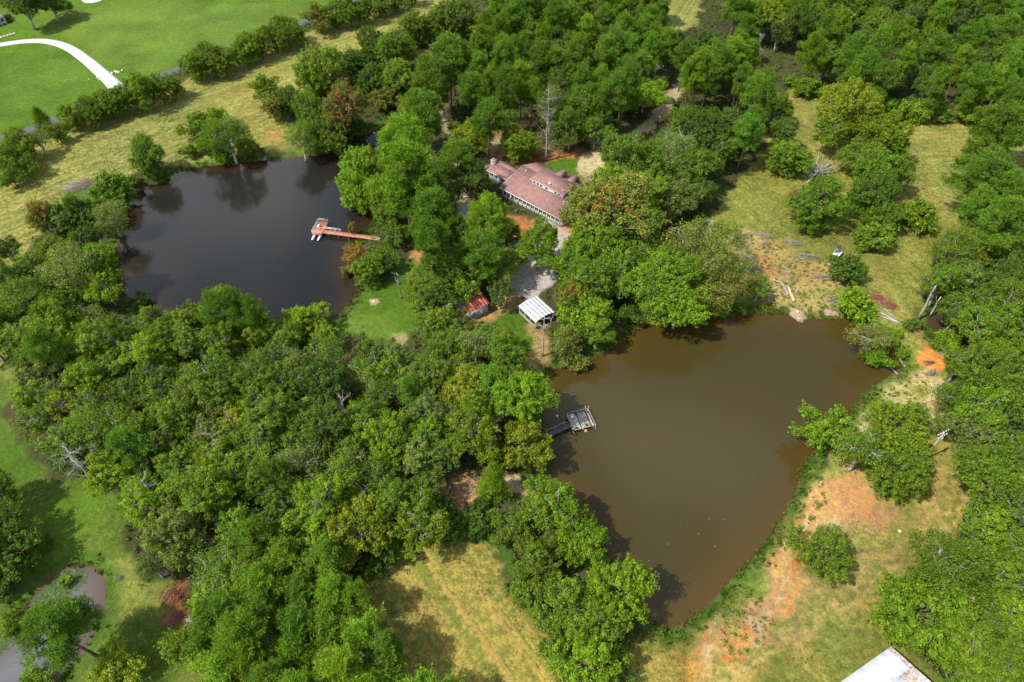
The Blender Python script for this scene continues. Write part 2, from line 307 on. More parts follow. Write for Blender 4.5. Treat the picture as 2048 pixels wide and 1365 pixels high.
zone([(1850,760),(1880,760),(1884,810),(1858,815)], SAND, 3, .8); zone([(1700,860),(1730,850),(1735,885),(1705,890)], SAND, 3, .8)
zone([(1610,970),(1690,940),(1750,965),(1800,1030),(1780,1060),(1700,1068),(1640,1050),(1600,1010)], DIRT, 9, .8, patchy=.75, seed=21)
zone([(1640,985),(1670,955),(1700,950),(1740,975),(1785,1020),(1760,1045),(1715,1038),(1690,1058),(1650,1030)], ORANGE, 8, .95, patchy=.85, seed=22)
zone([(1570,1010),(1640,960),(1660,1030),(1690,1060),(1640,1060),(1590,1045)], SAND, 8, .85, patchy=.7, seed=23)
zone([(1540,1080),(1600,1050),(1640,1060),(1620,1140),(1660,1190),(1640,1240),(1570,1300),(1500,1345),(1470,1330),(1520,1230),(1530,1140)], ((.52,.36,.15),(.32,.25,.07)), 6, .8, patchy=.68, seed=12)
zone([(1565,1050),(1600,1060),(1580,1130),(1640,1180),(1625,1215),(1575,1230),(1530,1300),(1490,1330),(1480,1300),(1530,1220),(1540,1120)], ((.60,.38,.14),(.50,.25,.07)), 3, .95)
zone([(1500,1250),(1540,1220),(1545,1290),(1500,1320)], VIVID, 4, .7); zone([(1570,1160),(1615,1165),(1615,1200),(1580,1195)], VIVID, 4, .5)
zone([(1355,1310),(1385,1320),(1400,1390),(1350,1390)], VIVID, 3, .8); zone([(1240,1300),(1330,1280),(1450,1250),(1480,1300),(1300,1330)], HAY, 6, .6)
zone([(1890,960),(1840,1060),(1700,1180),(1500,1320)], HAY, 8, .45, width=4)
zone([(1920,900),(1912,1000),(1850,1080),(1740,1150),(1640,1230),(1500,1330),(1380,1400)], ((.36,.28,.08),(.20,.20,.045)), 9, .7, width=3.6, tag=2)
zone([(1600,1040),(1560,1130),(1600,1190),(1540,1260),(1480,1340)], ((.58,.38,.16),(.50,.27,.09)), 7, .8, width=2.6)
zone([(1780,1150),(1780,1260),(1700,1350),(1500,1400),(1300,1380),(1260,1320),(1400,1270),(1560,1290),(1680,1200)], ((.42,.27,.07),(.20,.19,.04)), 9, .8, patchy=.55, seed=24)
zone([(1740,1180),(1770,1240),(1750,1290),(1640,1380),(1500,1420),(1560,1290),(1660,1210)], GRASS, 8, .5, patchy=.5, seed=8)
zone([(1650,1000),(1590,1060),(1560,1110),(1585,1165),(1555,1230),(1500,1300),(1440,1370)], ((.52,.31,.11),(.44,.24,.08)), 5, .9, width=3.0, tag=2)
zone([(1700,850),(1740,800),(1800,760),(1850,750)], PALE, 6, .8, width=2.6)
zone([(1880,150),(1905,148),(1908,165),(1884,168)], ORANGE, 3)
for off, cl in ((-3.2, DIRT), (-1.6, HAY), (-.6, DIRT), (.7, GRASS), (1.8, HAY), (3.0, DIRT), (4.2, GRASS), (5.6, HAY), (7.0, DIRT), (9.0, HAY)):
    zone([(1908 + off * 5, 950), (1870 + off * 6, 1040), (1775 + off * 7, 1112), (1655 + off * 7, 1205), (1525 + off * 8, 1290), (1375 + off * 8, 1380)], cl, 1.8, .85, width=.45)
for k_, (x_, y_) in enumerate(((1560, 1060), (1585, 1075), (1548, 1120), (1600, 1140), (1570, 1180), (1535, 1215), (1590, 1215), (1515, 1265), (1545, 1255), (1480, 1300), (1440, 1290), (1410, 1310))):
    zone([(x_ + 22, y_ - 34), (x_ + 6, y_ - 8), (x_ - 14, y_ + 26)], (VIVID, SAND, ORANGE)[k_ % 3], 1.6, .7, width=.5 + .3 * (k_ % 2))
# bottom hay field
zone([(690,1180),(740,1145),(800,1112),(880,1076),(930,1070),(968,1080),(990,1110),(1020,1180),(1090,1260),(1125,1365),(1150,1480),(650,1480)], HAY, 2.5, tag=3, stripe=((905,1090),(1012,1233)), sw=1.2)
zone([(860,1062),(930,1040),(990,1050),(1020,1110),(1080,1230),(1060,1230),(1000,1120),(960,1074),(890,1072)], LUSH, 3, .9)
zone([(870,950),(900,945),(960,955),(975,985),(940,1010),(880,1000)], ((.55,.30,.14),(.50,.22,.10)), 3); zone([(1010,960),(1050,955),(1045,985),(1015,985)], SAND, 3)
zone([(560,1010),(620,1000),(640,1030),(580,1045)], STRAW, 4, .9)
# lower left lawns
zone([(-120,690),(60,700),(100,740),(95,800),(30,790),(0,830),(70,930),(120,960),(250,970),(240,1080),(330,1160),(350,1240),(400,1290),(520,1420),(-120,1500)], GRASS, 3, tag=4)
zone([(-60,700),(60,712),(90,745),(40,760),(-60,760)], DRY, 4, .6); zone([(-60,860),(60,880),(80,960),(0,1020),(-60,1000)], LAWN, 5, .8); zone([(100,1000),(180,960),(230,990),(180,1080),(90,1120),(70,1060)], LAWN, 5, .8)
zone([(215,1130),(290,1120),(330,1190),(330,1240),(230,1230),(210,1190)], FIELD, 5, .8); zone([(0,1180),(80,1150),(90,1190),(0,1290)], MUD, 5, .6, patchy=.5)
zone([(325,1175),(365,1170),(370,1250),(330,1250)], STRAW, 4, .7); zone([(380,1290),(480,1290),(520,1400),(360,1400)], FIELD, 5, .6)
# wet shore: lush fringe, then mud
k = sstep(4.2, 1.2, PD + (nB - .5) * 3.5) * .85; k[PD > 20] = 0
A[:] = A * (1 - k[:, None]) + np.array(LUSH[0]) * k[:, None]; B[:] = B * (1 - k[:, None]) + np.array(LUSH[1]) * k[:, None]; SW *= 1 - k
k = sstep(.9, .2, PD + (nB - .5) * 1.2)
A[:] = A * (1 - k[:, None]) + np.array(MUD[0]) * k[:, None]; B[:] = B * (1 - k[:, None]) + np.array(MUD[1]) * k[:, None]
tone = (.80 + .62 * (nA - .28) + .25 * (nC - .5))[:, None]; A *= tone; B *= tone
A *= .84; B *= .84; warm = ((nC - .5) * .22)[:, None]; A *= 1 + warm * np.array([1, 0, -.6]); B *= 1 + warm * np.array([1, 0, -.6])

g = bpy.data.materials.new('ground_cover'); g.use_nodes = True; n, l = g.node_tree.nodes, g.node_tree.links; b = n['Principled BSDF']
b.inputs['Roughness'].default_value = .95; b.inputs['Specular IOR Level'].default_value = .1
def attr(nm): a = n.new('ShaderNodeAttribute'); a.attribute_name = nm; return a
def math_(op, a, bb, c=None):
    q = n.new('ShaderNodeMath'); q.operation = op
    for i, v in enumerate((a, bb, c)):
        if v is None: continue
        if isinstance(v, (int, float)): q.inputs[i].default_value = v
        else: l.new(v, q.inputs[i])
    return q.outputs[0]
geo = n.new('ShaderNodeNewGeometry')
def noise(scale, det=5, rough=.6, vec=None):
    z = n.new('ShaderNodeTexNoise'); z.inputs['Scale'].default_value = scale; z.inputs['Detail'].default_value = det; z.inputs['Roughness'].default_value = rough
    l.new(vec or geo.outputs['Position'], z.inputs['Vector']); return z.outputs['Fac']
n1, n2, n3 = noise(.45, 7, .68), noise(2.2, 4, .6), noise(7, 3, .6)
su = attr('su').outputs['Fac']; wob = math_('MULTIPLY_ADD', n1, 3.2, su)
cx = n.new('ShaderNodeCombineXYZ'); l.new(math_('MULTIPLY', wob, .5), cx.inputs[0]); sn = noise(1.0, 3, .7, cx.outputs[0])
sw_ = attr('sw').outputs['Fac']
f = math_('MULTIPLY_ADD', n2, .45, math_('MULTIPLY', n1, .55)); f = math_('MULTIPLY_ADD', math_('SUBTRACT', n3, .5), .35, f)
f = math_('ADD', f, math_('MULTIPLY', sw_, math_('MULTIPLY', math_('SUBTRACT', sn, .5), 1.1)))
mr = n.new('ShaderNodeMapRange'); mr.inputs[1].default_value = .41; mr.inputs[2].default_value = .60; l.new(f, mr.inputs[0])
mx = n.new('ShaderNodeMix'); mx.data_type = 'RGBA'; l.new(mr.outputs[0], mx.inputs['Factor']); l.new(attr('colB').outputs['Color'], mx.inputs['A']); l.new(attr('colA').outputs['Color'], mx.inputs['B'])
hv = n.new('ShaderNodeHueSaturation'); hv.inputs['Saturation'].default_value = 1.0; l.new(mx.outputs['Result'], hv.inputs['Color']); n4 = noise(.9, 8, .78); l.new(math_('MULTIPLY', math_('MULTIPLY_ADD', n3, .9, .55), math_('MULTIPLY_ADD', n4, 1.5, .25)), hv.inputs['Value']); l.new(math_('MULTIPLY_ADD', n1, .08, .46), hv.inputs['Hue']); l.new(hv.outputs[0], b.inputs['Base Color'])
bp = n.new('ShaderNodeBump'); bp.inputs['Strength'].default_value = .55; bp.inputs['Distance'].default_value = .25
l.new(math_('ADD', n3, math_('MULTIPLY', n2, 1.4)), bp.inputs['Height']); l.new(bp.outputs[0], b.inputs['Normal'])
V = np.stack([X, Y, GZ], 1); I = np.arange(nX * nY).reshape(nY, nX)
Q = np.stack([I[:-1, :-1], I[:-1, 1:], I[1:, 1:], I[1:, :-1]], -1).reshape(-1, 4); QT = TAG[Q[:, 0]]
for t, nm in ((0, 'ground'), (1, 'gravel_yard'), (2, 'dirt_track'), (3, 'hay_field'), (4, 'lawn')):
    q = Q[QT == t]; u_, inv = np.unique(q, return_inverse=True)
    link(nm, mesh_np(nm, V[u_], [inv.reshape(-1, 4)], (g,), True, dict(colA=A[u_], colB=B[u_], su=SU[u_], sw=SW[u_])), kind='structure')

# ------------------------------------------------------------------ water
def water_mat(name, deep, shallow, rough=.07):
    m = bpy.data.materials.new(name); m.use_nodes = True; n, l = m.node_tree.nodes, m.node_tree.links; b = n['Principled BSDF']
    b.inputs['Roughness'].default_value = rough; b.inputs['IOR'].default_value = 1.33; b.inputs['Specular IOR Level'].default_value = .5
    a = n.new('ShaderNodeAttribute'); a.attribute_name = 'depth'; geo = n.new('ShaderNodeNewGeometry')
    z = n.new('ShaderNodeTexNoise'); z.inputs['Scale'].default_value = .06; z.inputs['Detail'].default_value = 4; l.new(geo.outputs['Position'], z.inputs['Vector'])
    ad = n.new('ShaderNodeMath'); ad.operation = 'MULTIPLY_ADD'; ad.inputs[1].default_value = .7; l.new(z.outputs['Fac'], ad.inputs[0])
    sb = n.new('ShaderNodeMath'); sb.operation = 'SUBTRACT'; sb.inputs[1].default_value = .35; l.new(a.outputs['Fac'], sb.inputs[0]); l.new(sb.outputs[0], ad.inputs[2])
    mx = n.new('ShaderNodeMix'); mx.data_type = 'RGBA'; mx.inputs['A'].default_value = (*shallow, 1); mx.inputs['B'].default_value = (*deep, 1); mx.clamp_factor = True
    l.new(ad.outputs[0], mx.inputs['Factor']); l.new(mx.outputs['Result'], b.inputs['Base Color'])
    mp = n.new('ShaderNodeMapping'); mp.inputs['Rotation'].default_value = (0, 0, .5); mp.inputs['Scale'].default_value = (1, 2.2, 1); l.new(geo.outputs['Position'], mp.inputs[0])
    w = n.new('ShaderNodeTexNoise'); w.inputs['Scale'].default_value = 1.6; w.inputs['Detail'].default_value = 3; l.new(mp.outputs[0], w.inputs['Vector'])
    bp = n.new('ShaderNodeBump'); bp.inputs['Strength'].default_value = .10; bp.inputs['Distance'].default_value = .12; l.new(w.outputs['Fac'], bp.inputs['Height']); l.new(bp.outputs[0], b.inputs['Normal'])
    return m
WM = {'dark_pond': water_mat('dark_water', (.0135, .0128, .0112), (.028, .018, .009)), 'brown_pond': water_mat('brown_water', (.040, .0315, .0085), (.056, .034, .007)),
      'small_pond': water_mat('sky_grey_water', (.118, .120, .138), (.085, .062, .048)), 'creek_pool': water_mat('creek_water', (.022, .020, .020), (.05, .035, .02))}  # small pond: pale blue-grey sky reflection is put into its deep water colour
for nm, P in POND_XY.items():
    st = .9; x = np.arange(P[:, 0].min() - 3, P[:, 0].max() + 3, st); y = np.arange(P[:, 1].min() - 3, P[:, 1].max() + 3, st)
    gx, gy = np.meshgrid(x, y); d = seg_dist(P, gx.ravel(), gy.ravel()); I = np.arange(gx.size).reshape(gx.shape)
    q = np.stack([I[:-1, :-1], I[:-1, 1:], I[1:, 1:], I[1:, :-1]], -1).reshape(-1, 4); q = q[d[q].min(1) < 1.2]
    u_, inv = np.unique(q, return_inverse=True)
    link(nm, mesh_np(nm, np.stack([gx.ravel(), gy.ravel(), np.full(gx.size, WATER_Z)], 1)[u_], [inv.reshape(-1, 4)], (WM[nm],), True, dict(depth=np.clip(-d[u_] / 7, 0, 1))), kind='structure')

# ------------------------------------------------------------------ drive and road (sheets laid just above the ground)
def ribbon(name, pts, w, m, z=.05, n=60, kind='structure'):
    P = ats(pts); t = np.linspace(0, len(P) - 1, n); i = np.minimum(t.astype(int), len(P) - 2); f = (t - i)[:, None]
    p0, p1, p2, p3 = P[np.maximum(i - 1, 0)], P[i], P[i + 1], P[np.minimum(i + 2, len(P) - 1)]
    C = .5 * (2 * p1 + (p2 - p0) * f + (2 * p0 - 5 * p1 + 4 * p2 - p3) * f ** 2 + (3 * p1 - p0 - 3 * p2 + p3) * f ** 3)
    T = np.gradient(C, axis=0); T /= np.linalg.norm(T, axis=1)[:, None]; N = np.stack([-T[:, 1], T[:, 0]], 1)
    W = np.interp(np.linspace(0, 1, n), np.linspace(0, 1, len(w)), w)[:, None]
    rows = [C + N * W * s for s in (-1, -.5, 0, .5, 1)]; V = []
    for r in rows: V.append(np.column_stack([r, terrain(r[:, 0], r[:, 1]) + z]))
    V.append(np.column_stack([rows[0], terrain(rows[0][:, 0], rows[0][:, 1]) - .1])); V.append(np.column_stack([rows[-1], terrain(rows[-1][:, 0], rows[-1][:, 1]) - .1]))
    V = np.concatenate(V); F = []
    for a_, b_ in ((5, 0), (0, 1), (1, 2), (2, 3), (3, 4), (4, 6)):
        F += [(a_ * n + j, a_ * n + j + 1, b_ * n + j + 1, b_ * n + j) for j in range(n - 1)]
    F = np.array(F)[:, ::-1]
    return link(name, mesh_np(name, V, [F], (m,), False), kind=kind)
ribbon('driveway', [(-60,100),(0,89),(50,82),(95,83),(135,95),(168,117),(196,140),(222,163),(240,180)], [1.9, 1.9, 1.9, 1.9, 2.0, 2.1, 2.3, 2.5, 3.4], M['concrete'], .09)
ribbon('driveway', [(170,-6),(180,2),(200,-2)], [2.2, 2.2, 2.2], M['concrete'], .09, 12)
ribbon('road', [(-200,352),(-60,302),(60,261),(118,239),(230,192),(347,145),(480,93),(605,46),(760,-14),(900,-70)], [2.7], M['asphalt'], .07, 90)

# ------------------------------------------------------------------ trees: a few grown models per kind, then one object per tree
def unit(n, r, zmin=-1.0):
    v = r.normal(size=(n * 3 + 8, 3)); v /= np.linalg.norm(v, axis=1)[:, None]; v = v[v[:, 2] > zmin]; return v[:n]
def leaf_mesh(name, C, rad, per, size, m, r, needle=False, flat=.85, up=.45, clr=None, feather=1.3):
    """leaf-sized faces spread through the sprays at centres C"""
    n = len(C); k = n * per; ci = np.repeat(np.arange(n), per)
    d = r.normal(size=(k, 3)); d /= np.linalg.norm(d, axis=1)[:, None]
    P = C[ci] + d * (rad[ci] * (.35 + .75 * r.random(k) ** .6))[:, None] * (1, 1, flat)
    if feather:
        o = C - C.mean(0) * (1, 1, .8); o /= np.linalg.norm(o, axis=1)[:, None] + 1e-9; f = feather * (r.random(n) < .45) * (.4 + r.random(n)); P += o[ci] * (np.einsum('ij,ij->i', d, o[ci]) * rad[ci] * f[ci])[:, None]
    clr = r.random(n) if clr is None else clr
    lv = np.clip(.55 * r.random(n)[ci] + .45 * r.random(k), 0, 1)
    if needle:
        t = d * .8 + r.normal(size=(k, 3)) * .45 + (0, 0, .45); t /= np.linalg.norm(t, axis=1)[:, None]
        s = np.cross(t, r.normal(size=(k, 3))); s /= np.linalg.norm(s, axis=1)[:, None] + 1e-9
        L = size * (.7 + .6 * r.random(k))[:, None]; W = L * .15
        V = np.stack([P - s * W, P + s * W, P + t * L + s * W * .3], 1).reshape(-1, 3); F = np.arange(k * 3).reshape(-1, 3); rep = 3
    else:
        nn = d * .75 + r.normal(size=(k, 3)) * .5 + (0, 0, up); nn /= np.linalg.norm(nn, axis=1)[:, None]
        t = np.cross(nn, r.normal(size=(k, 3))); t /= np.linalg.norm(t, axis=1)[:, None] + 1e-9; b = np.cross(nn, t)
        L = size * (.5 + 1.2 * r.random(k) ** 1.6)[:, None]
        V = np.stack([P - t * L * .5, P + b * L * .34 + nn * L * .08, P + t * L * .5 - nn * L * .06, P - b * L * .34 + nn * L * .08], 1).reshape(-1, 3)
        F = np.arange(k * 4).reshape(-1, 4); rep = 4
    return mesh_np(name, V, [F], (m,), False, dict(lv=np.repeat(lv, rep), cl=np.repeat(clr[ci], rep)))
def wander(a, b, n, amp, r):
    t = np.linspace(0, 1, n)[:, None]; p = np.asarray(a) * (1 - t) + np.asarray(b) * t
    return p + r.normal(size=(n, 3)) * amp * np.sin(np.pi * t)
def sprays(r, n, LC, LR, sq, zmin, rr, keep):
    """spray centres over the outside of overlapping boughs"""
    out = []; have = 0; sq = np.array(sq)
    while have < n:
        m = 2 * n; i = r.choice(len(LR), m, p=LR ** 2 / (LR ** 2).sum()); d = unit(m, r, zmin); i = i[:len(d)]; p = LC[i] + d * (LR[i] * (rr[0] + rr[1] * r.random(len(d))))[:, None] * sq
        q = np.linalg.norm((p[:, None] - LC[None]) / sq, axis=2) / LR; q[np.arange(len(d)), i] = 9
        p = p[(q.min(1) > keep) | (r.random(len(d)) < .10)]; out.append(p); have += len(p)
    return np.concatenate(out)[:n]
def grow_broad(seed, Rr, H, hb, m, bark, dens=13.0, per=58, size=.245, lobes=30, lobe=(.13, .32), srad=(.28, .66), top=.0, bare=3, multi=1, spread=.70, zlow=-.55):
    r = np.random.default_rng(seed); zc, hz = (H + hb) / 2, (H - hb) / 2; sc = .8 + Rr / 25
    D = unit(lobes, r, zlow); j = .55 + .66 * r.random(lobes)
    LC = np.column_stack([D[:, 0] * Rr * spread * j, D[:, 1] * Rr * spread * j, zc + D[:, 2] * hz * .72 * j + top * hz * .2]); LR = Rr * (lobe[0] + (lobe[1] - lobe[0]) * r.random(lobes))
    LC = np.vstack([LC, [0, 0, zc]]); LR = np.append(LR, Rr * .48); vs = min(1.0, hz / Rr * 1.05)
    n = int(dens * Rr * Rr); C = sprays(r, n, LC, LR, (1, 1, vs), -.75, (.78, .3), .78)
    rad = (srad[0] + (srad[1] - srad[0]) * r.random(n)) * sc
    # sprays that turn colour keep together: low-frequency draw through the crown
    f = r.normal(size=(3, 3)) / Rr * 1.1; cl = np.sin(C @ f[0]) * np.sin(C @ f[1] + 1) * .5 + .5; cl = np.clip(.6 * cl + .4 * r.random(n), 0, 1)
    crown = leaf_mesh('crown', C, rad, per, size * sc, m, r, clr=cl)
    t = MB(); rt = .035 * H * (.6 if multi > 1 else 1)
    for k in range(multi):
        o = np.array([r.normal() * .3, r.normal() * .3, 0]) * (multi > 1); e = np.array([r.normal() * .1 * Rr, r.normal() * .1 * Rr, hb + hz * .9]) + o * 3
        tp = wander(o - (0, 0, .4), e, 6, .12, r); t.tube(tp, np.linspace(rt, rt * .35, 6), 7)
    for i in range(lobes):
        s = tp[min(5, 2 + i % 4)]; t.tube(wander(s, LC[i], 4, .15, r), np.linspace(rt * .42, .05, 4), 5)
        for c in range(2):
            q = C[r.integers(n)] if c else LC[i] + unit(1, r, -.2)[0] * LR[i]; t.tube(wander(LC[i], q, 3, .12, r), [.05 * sc, .035 * sc, .02], 3)
    for i in range(bare):                                                   # bare grey ends showing through the leaves
        l0 = r.integers(lobes); dd = LC[l0] - (0, 0, zc - hz * .3); dd /= np.linalg.norm(dd); e = LC[l0] + dd * LR[l0] * (.85 + .25 * r.random()); pts = wander(LC[l0], e, 4, .2, r); t.tube(pts, [.07 * sc, .06 * sc, .045 * sc, .02], 4)
        for c in range(3): t.tube([pts[2], pts[2] + dd * .6 + r.normal(size=3) * .5], [.035 * sc, .015], 3)
    return t.mesh('trunk', bark), crown
def grow_pine(seed, Rr, H, hb, dens=14.0, per=46, size=.44, lobes=24, bark=None):
    r = np.random.default_rng(seed); LC, LR = [], []
    for i in range(lobes):
        t = ((i + .5) / lobes) ** .8; prof = math.sin(math.pi * (.22 + .72 * t)) ** .8; a = i * 2.4 + r.normal() * .4
        LC.append((math.cos(a) * Rr * prof * r.uniform(.35, .82), math.sin(a) * Rr * prof * r.uniform(.35, .82), hb + (H - hb) * (t * .92 + .03) + r.normal() * .3)); LR.append(Rr * r.uniform(.22, .36) * (1.1 - .3 * t))
    LC, LR = np.array(LC), np.array(LR); n = int(dens * Rr * Rr * 1.25); C = sprays(r, n, LC, LR, (1, 1, .72), -.45, (.7, .35), .7)
    crown = leaf_mesh('crown', C, .30 + .30 * r.random(n), per, size, M['needle'], r, needle=True, flat=.8)
    t = MB(); tp = wander((0, 0, -.4), (r.normal() * .4, r.normal() * .4, H - .6), 7, .14, r); t.tube(tp, np.linspace(.013 * H + .05, .05, 7), 7)
    for i in range(lobes):
        z = LC[i][2] - .5; s = tp[0] + (tp[-1] - tp[0]) * np.clip((z + .4) / (H - .2), 0, 1); t.tube(wander(s, LC[i], 3, .1, r), [.10, .07, .03], 4)
    for i in range(5):                                                      # dead stubs below the crown
        z = hb * r.uniform(.55, 1); a = r.uniform(0, 6.3); s = tp[0] + (tp[-1] - tp[0]) * (z + .4) / (H - .2); t.tube([s, s + (math.cos(a) * 1.6, math.sin(a) * 1.6, .2)], [.05, .02], 3)
    return t.mesh('trunk', bark or M['pinebark']), crown
def grow_cedar(seed, Rr, H):
    r = np.random.default_rng(seed); n = int(30 * Rr * Rr + 60); t = r.random(n) ** .8; a = r.random(n) * 6.283; lob = 1 + .22 * np.sin(a * 3 + t * 9)
    rr = Rr * (1 - t) ** .75 * lob * (.55 + .45 * r.random(n)); C = np.column_stack([np.cos(a) * rr, np.sin(a) * rr, .4 + t * (H - .6)])
    crown = leaf_mesh('crown', C, .30 + .25 * r.random(n), 34, .34, M['needle'], r, needle=True, flat=1)
    b_ = MB(); b_.tube(wander((0, 0, -.4), (0, 0, H * .9), 5, .05, r), np.linspace(.16, .03, 5), 6)
    return b_.mesh('trunk', M['bark']), crown
def grow_dead(seed, H, Rr, limbs, m, first=.45, lean=0.0, twigs=5):
    """bare tree: trunk, limbs, twigs as three meshes' worth of tubes in two parts"""
    r = np.random.default_rng(seed); t, b_ = MB(), MB(); tp = wander((0, 0, -.3), (lean, 0, H), 8, .12, r); t.tube(tp, np.linspace(.012 * H + .10, .05, 8), 7)
    for i in range(limbs):
        f = first + (1 - first) * (i + r.random()) / limbs; s = tp[0] + (tp[-1] - tp[0]) * f; a = i * 2.4 + r.normal() * .5; L = Rr * (1.15 - .6 * (f - first) / (1 - first)) * r.uniform(.6, 1.1)
        e = s + (math.cos(a) * L, math.sin(a) * L, L * r.uniform(.15, .7)); p = wander(s, e, 5, L * .06, r); b_.tube(p, np.linspace(.07 + L * .012, .02, 5), 4)
        for k in range(twigs):
            q = p[1 + k % 4]; w_ = q + unit(1, r, -.3)[0] * L * r.uniform(.2, .45) + (p[-1] - p[0]) * .18; b_.tube(wander(q, w_, 3, L * .03, r), [.035, .025, .012], 3)
            for kk in range(2): b_.tube([w_ * .6 + q * .4, w_ + r.normal(size=3) * L * .14], [.02, .01], 3)
    return t.mesh('trunk', m), b_.mesh('branches', m)
KINDS = {}
def kind(code, name, cat, word, models): KINDS[code] = dict(name=name, cat=cat, word=word, models=models)     # models: (R, H, zc/H, trunk, crown)
def bmods(seed, specs, **kw): return [(Rr, H, .5 * (1 + hb / H), *grow_broad(seed + i, Rr, H, hb, kw.get('m') or M['leaf'], kw.get('bark') or M['bark'], **{k: v for k, v in kw.items() if k not in ('m', 'bark')})) for i, (Rr, H, hb) in enumerate(specs)]
SPEC = [(3, 7, 1.0), (3.1, 8, 1.4), (4.4, 10.5, 1.8), (4.6, 9.5, 1.4), (5.2, 12, 2.4), (5.4, 11, 1.8), (7, 14, 2.4), (7.4, 13, 2), (7.6, 15, 3), (3.8, 9, 1.5), (4.8, 11.5, 2), (5.8, 12.5, 2.2), (6.3, 13, 2)]
kind('B', 'broadleaf_tree', 'tree', 'broadleaf tree', bmods(100, SPEC, bark=M['pale']))
kind('H', 'bushy_tree', 'tree', 'bushy tree', bmods(115, [(2.6, 5.2, .2), (4.0, 7.4, .2), (4.4, 8.6, .3), (5.4, 9.4, .3), (6.6, 10.5, .3)], bark=M['bark'], lobes=26, bare=1, zlow=-1))
kind('T', 'broadleaf_tree', 'tree', 'broadleaf tree with turning orange leaves', bmods(130, [(4.6, 10, 2.6), (7, 14, 3.4)], m=M['turn'], bark=M['pale']))
kind('X', 'broadleaf_tree', 'tree', 'broadleaf tree with rusty brown leaves', bmods(135, [(3.2, 8, 1.8), (5.2, 12, 2.4)], m=M['turn_red'], bark=M['pale']))
kind('G', 'cypress_tree', 'tree', 'golden tree', bmods(140, [(4.2, 11, 2)], m=M['gold'], size=.26, per=44, bark=M['pale']))
kind('W', 'willow_tree', 'tree', 'loose airy tree', bmods(150, [(4, 10, 2.2), (6, 13, 2.6), (8, 15, 2.4)], dens=8, per=46, size=.24, srad=(.55, 1.0), bare=10, lobes=14, lobe=(.26, .42), bark=M['white_bark'], spread=.66))
kind('K', 'cypress_tree', 'tree', 'feathery cypress', bmods(160, [(5.5, 9, .8)], dens=12, per=44, size=.27, lobes=22, lobe=(.2, .3), spread=.74))
kind('P', 'pine_tree', 'tree', 'pine', [(Rr, H, .5 * (1 + hb / H), *grow_pine(200 + i, Rr, H, hb)) for i, (Rr, H, hb) in enumerate([(3.4, 14, 5), (4.4, 18, 7.5), (4.8, 19, 8), (5.4, 18, 6.5), (5.8, 20, 8), (6.6, 19, 7)])])
kind('C', 'cedar_tree', 'tree', 'cedar', [(Rr, H, .42, *grow_cedar(230 + i, Rr, H)) for i, (Rr, H) in enumerate([(1.9, 7.5), (2.6, 8)])])
kind('S', 'shrub', 'shrub', 'rounded shrub', bmods(300, [(1.5, 2.2, .1), (2.4, 3.4, .15), (3.4, 4.4, .2), (4.8, 5.6, .2)], dens=14, per=34, size=.30, bare=1, multi=3, lobes=14, zlow=-1))
kind('V', 'vine_thicket', 'thicket', 'vine-covered thicket', bmods(330, [(3.2, 5.2, 0), (4.6, 7.5, 0)], dens=13, per=34, size=.36, bare=2, multi=2, lobes=20, zlow=-1))
TONE = {'g': ((.122, .212, .014), 'mid-green'), 'd': ((.082, .150, .014), 'dark green'), 'b': ((.155, .262, .012), 'bright green'), 'y': ((.22, .280, .014), 'yellow-green'),
        'o': ((.160, .190, .026), 'olive'), 'l': ((.150, .220, .038), 'grey-green'), 'p': ((.112, .215, .018), 'deep green'), 'q': ((.142, .250, .015), 'fresh green')}
LANDMARKS = [('red-roofed house', 1070, 370), ('pontoon platform', 640, 458), ('old plank dock', 1160, 842), ('metal-roofed shelter', 1068, 620), ('white barn roof', 1800, 1340), ('red-roofed cabin', 950, 600), ('white driveway', 150, 100),
  ('tiny bank jetty', 530, 312), ('dead snag', 798, 575), ('bleached fallen crown', 1640, 345), ('excavator', 1665, 520), ('bright orange dirt patch', 1868, 722), ('orange clay bank', 1700, 1000), ('utility pole', 1888, 870), ('lily pond', 120, 1200),
  ('bottom hay field', 950, 1220), ('cleared log yard', 920, 970), ('tall dead pine', 1092, 250), ('gravel yard', 1075, 540), ('dark creek pool', 1895, 665), ('grey brush pile on the hay strip', 160, 372), ('forest track', 1310, 240), ('mown right-hand field', 1900, 310),
  ('brown pond', 1400, 850), ('dark pond', 430, 480), ('parked white car', 1505, 212), ('lawn of the dark pond', 740, 620), ('left-hand lawn', 40, 900), ('hedgerow', 330, 170), ('asphalt road', 605, 46), ('red straw heap', 350, 1210), ('top edge of the picture', 1200, 0), ('right edge of the picture', 2048, 700), ('left edge of the picture', 0, 620), ('bottom edge of the picture', 650, 1365), ('top right corner', 2000, 40), ('vivid yellow-green tree of the top edge', 1530, 30), ('open gap at the top of the pine wood', 1385, 10), ('tall dark tree ending the hay strip', 905, 35), ('pale dead tree among the top pines', 1505, 110), ('mouth of the clearing', 1590, 185), ('yellow-green tree among dark trees', 955, 55), ('vine-covered wood edge', 1850, 200), ('pale willow of the left bank', 150, 545), ('dry grass patch of the left edge', 30, 730), ('red soil gap in the top right wood', 1893, 155), ('pine leaning over the mown field', 1972, 345)]
PLACED = []; USED = {}
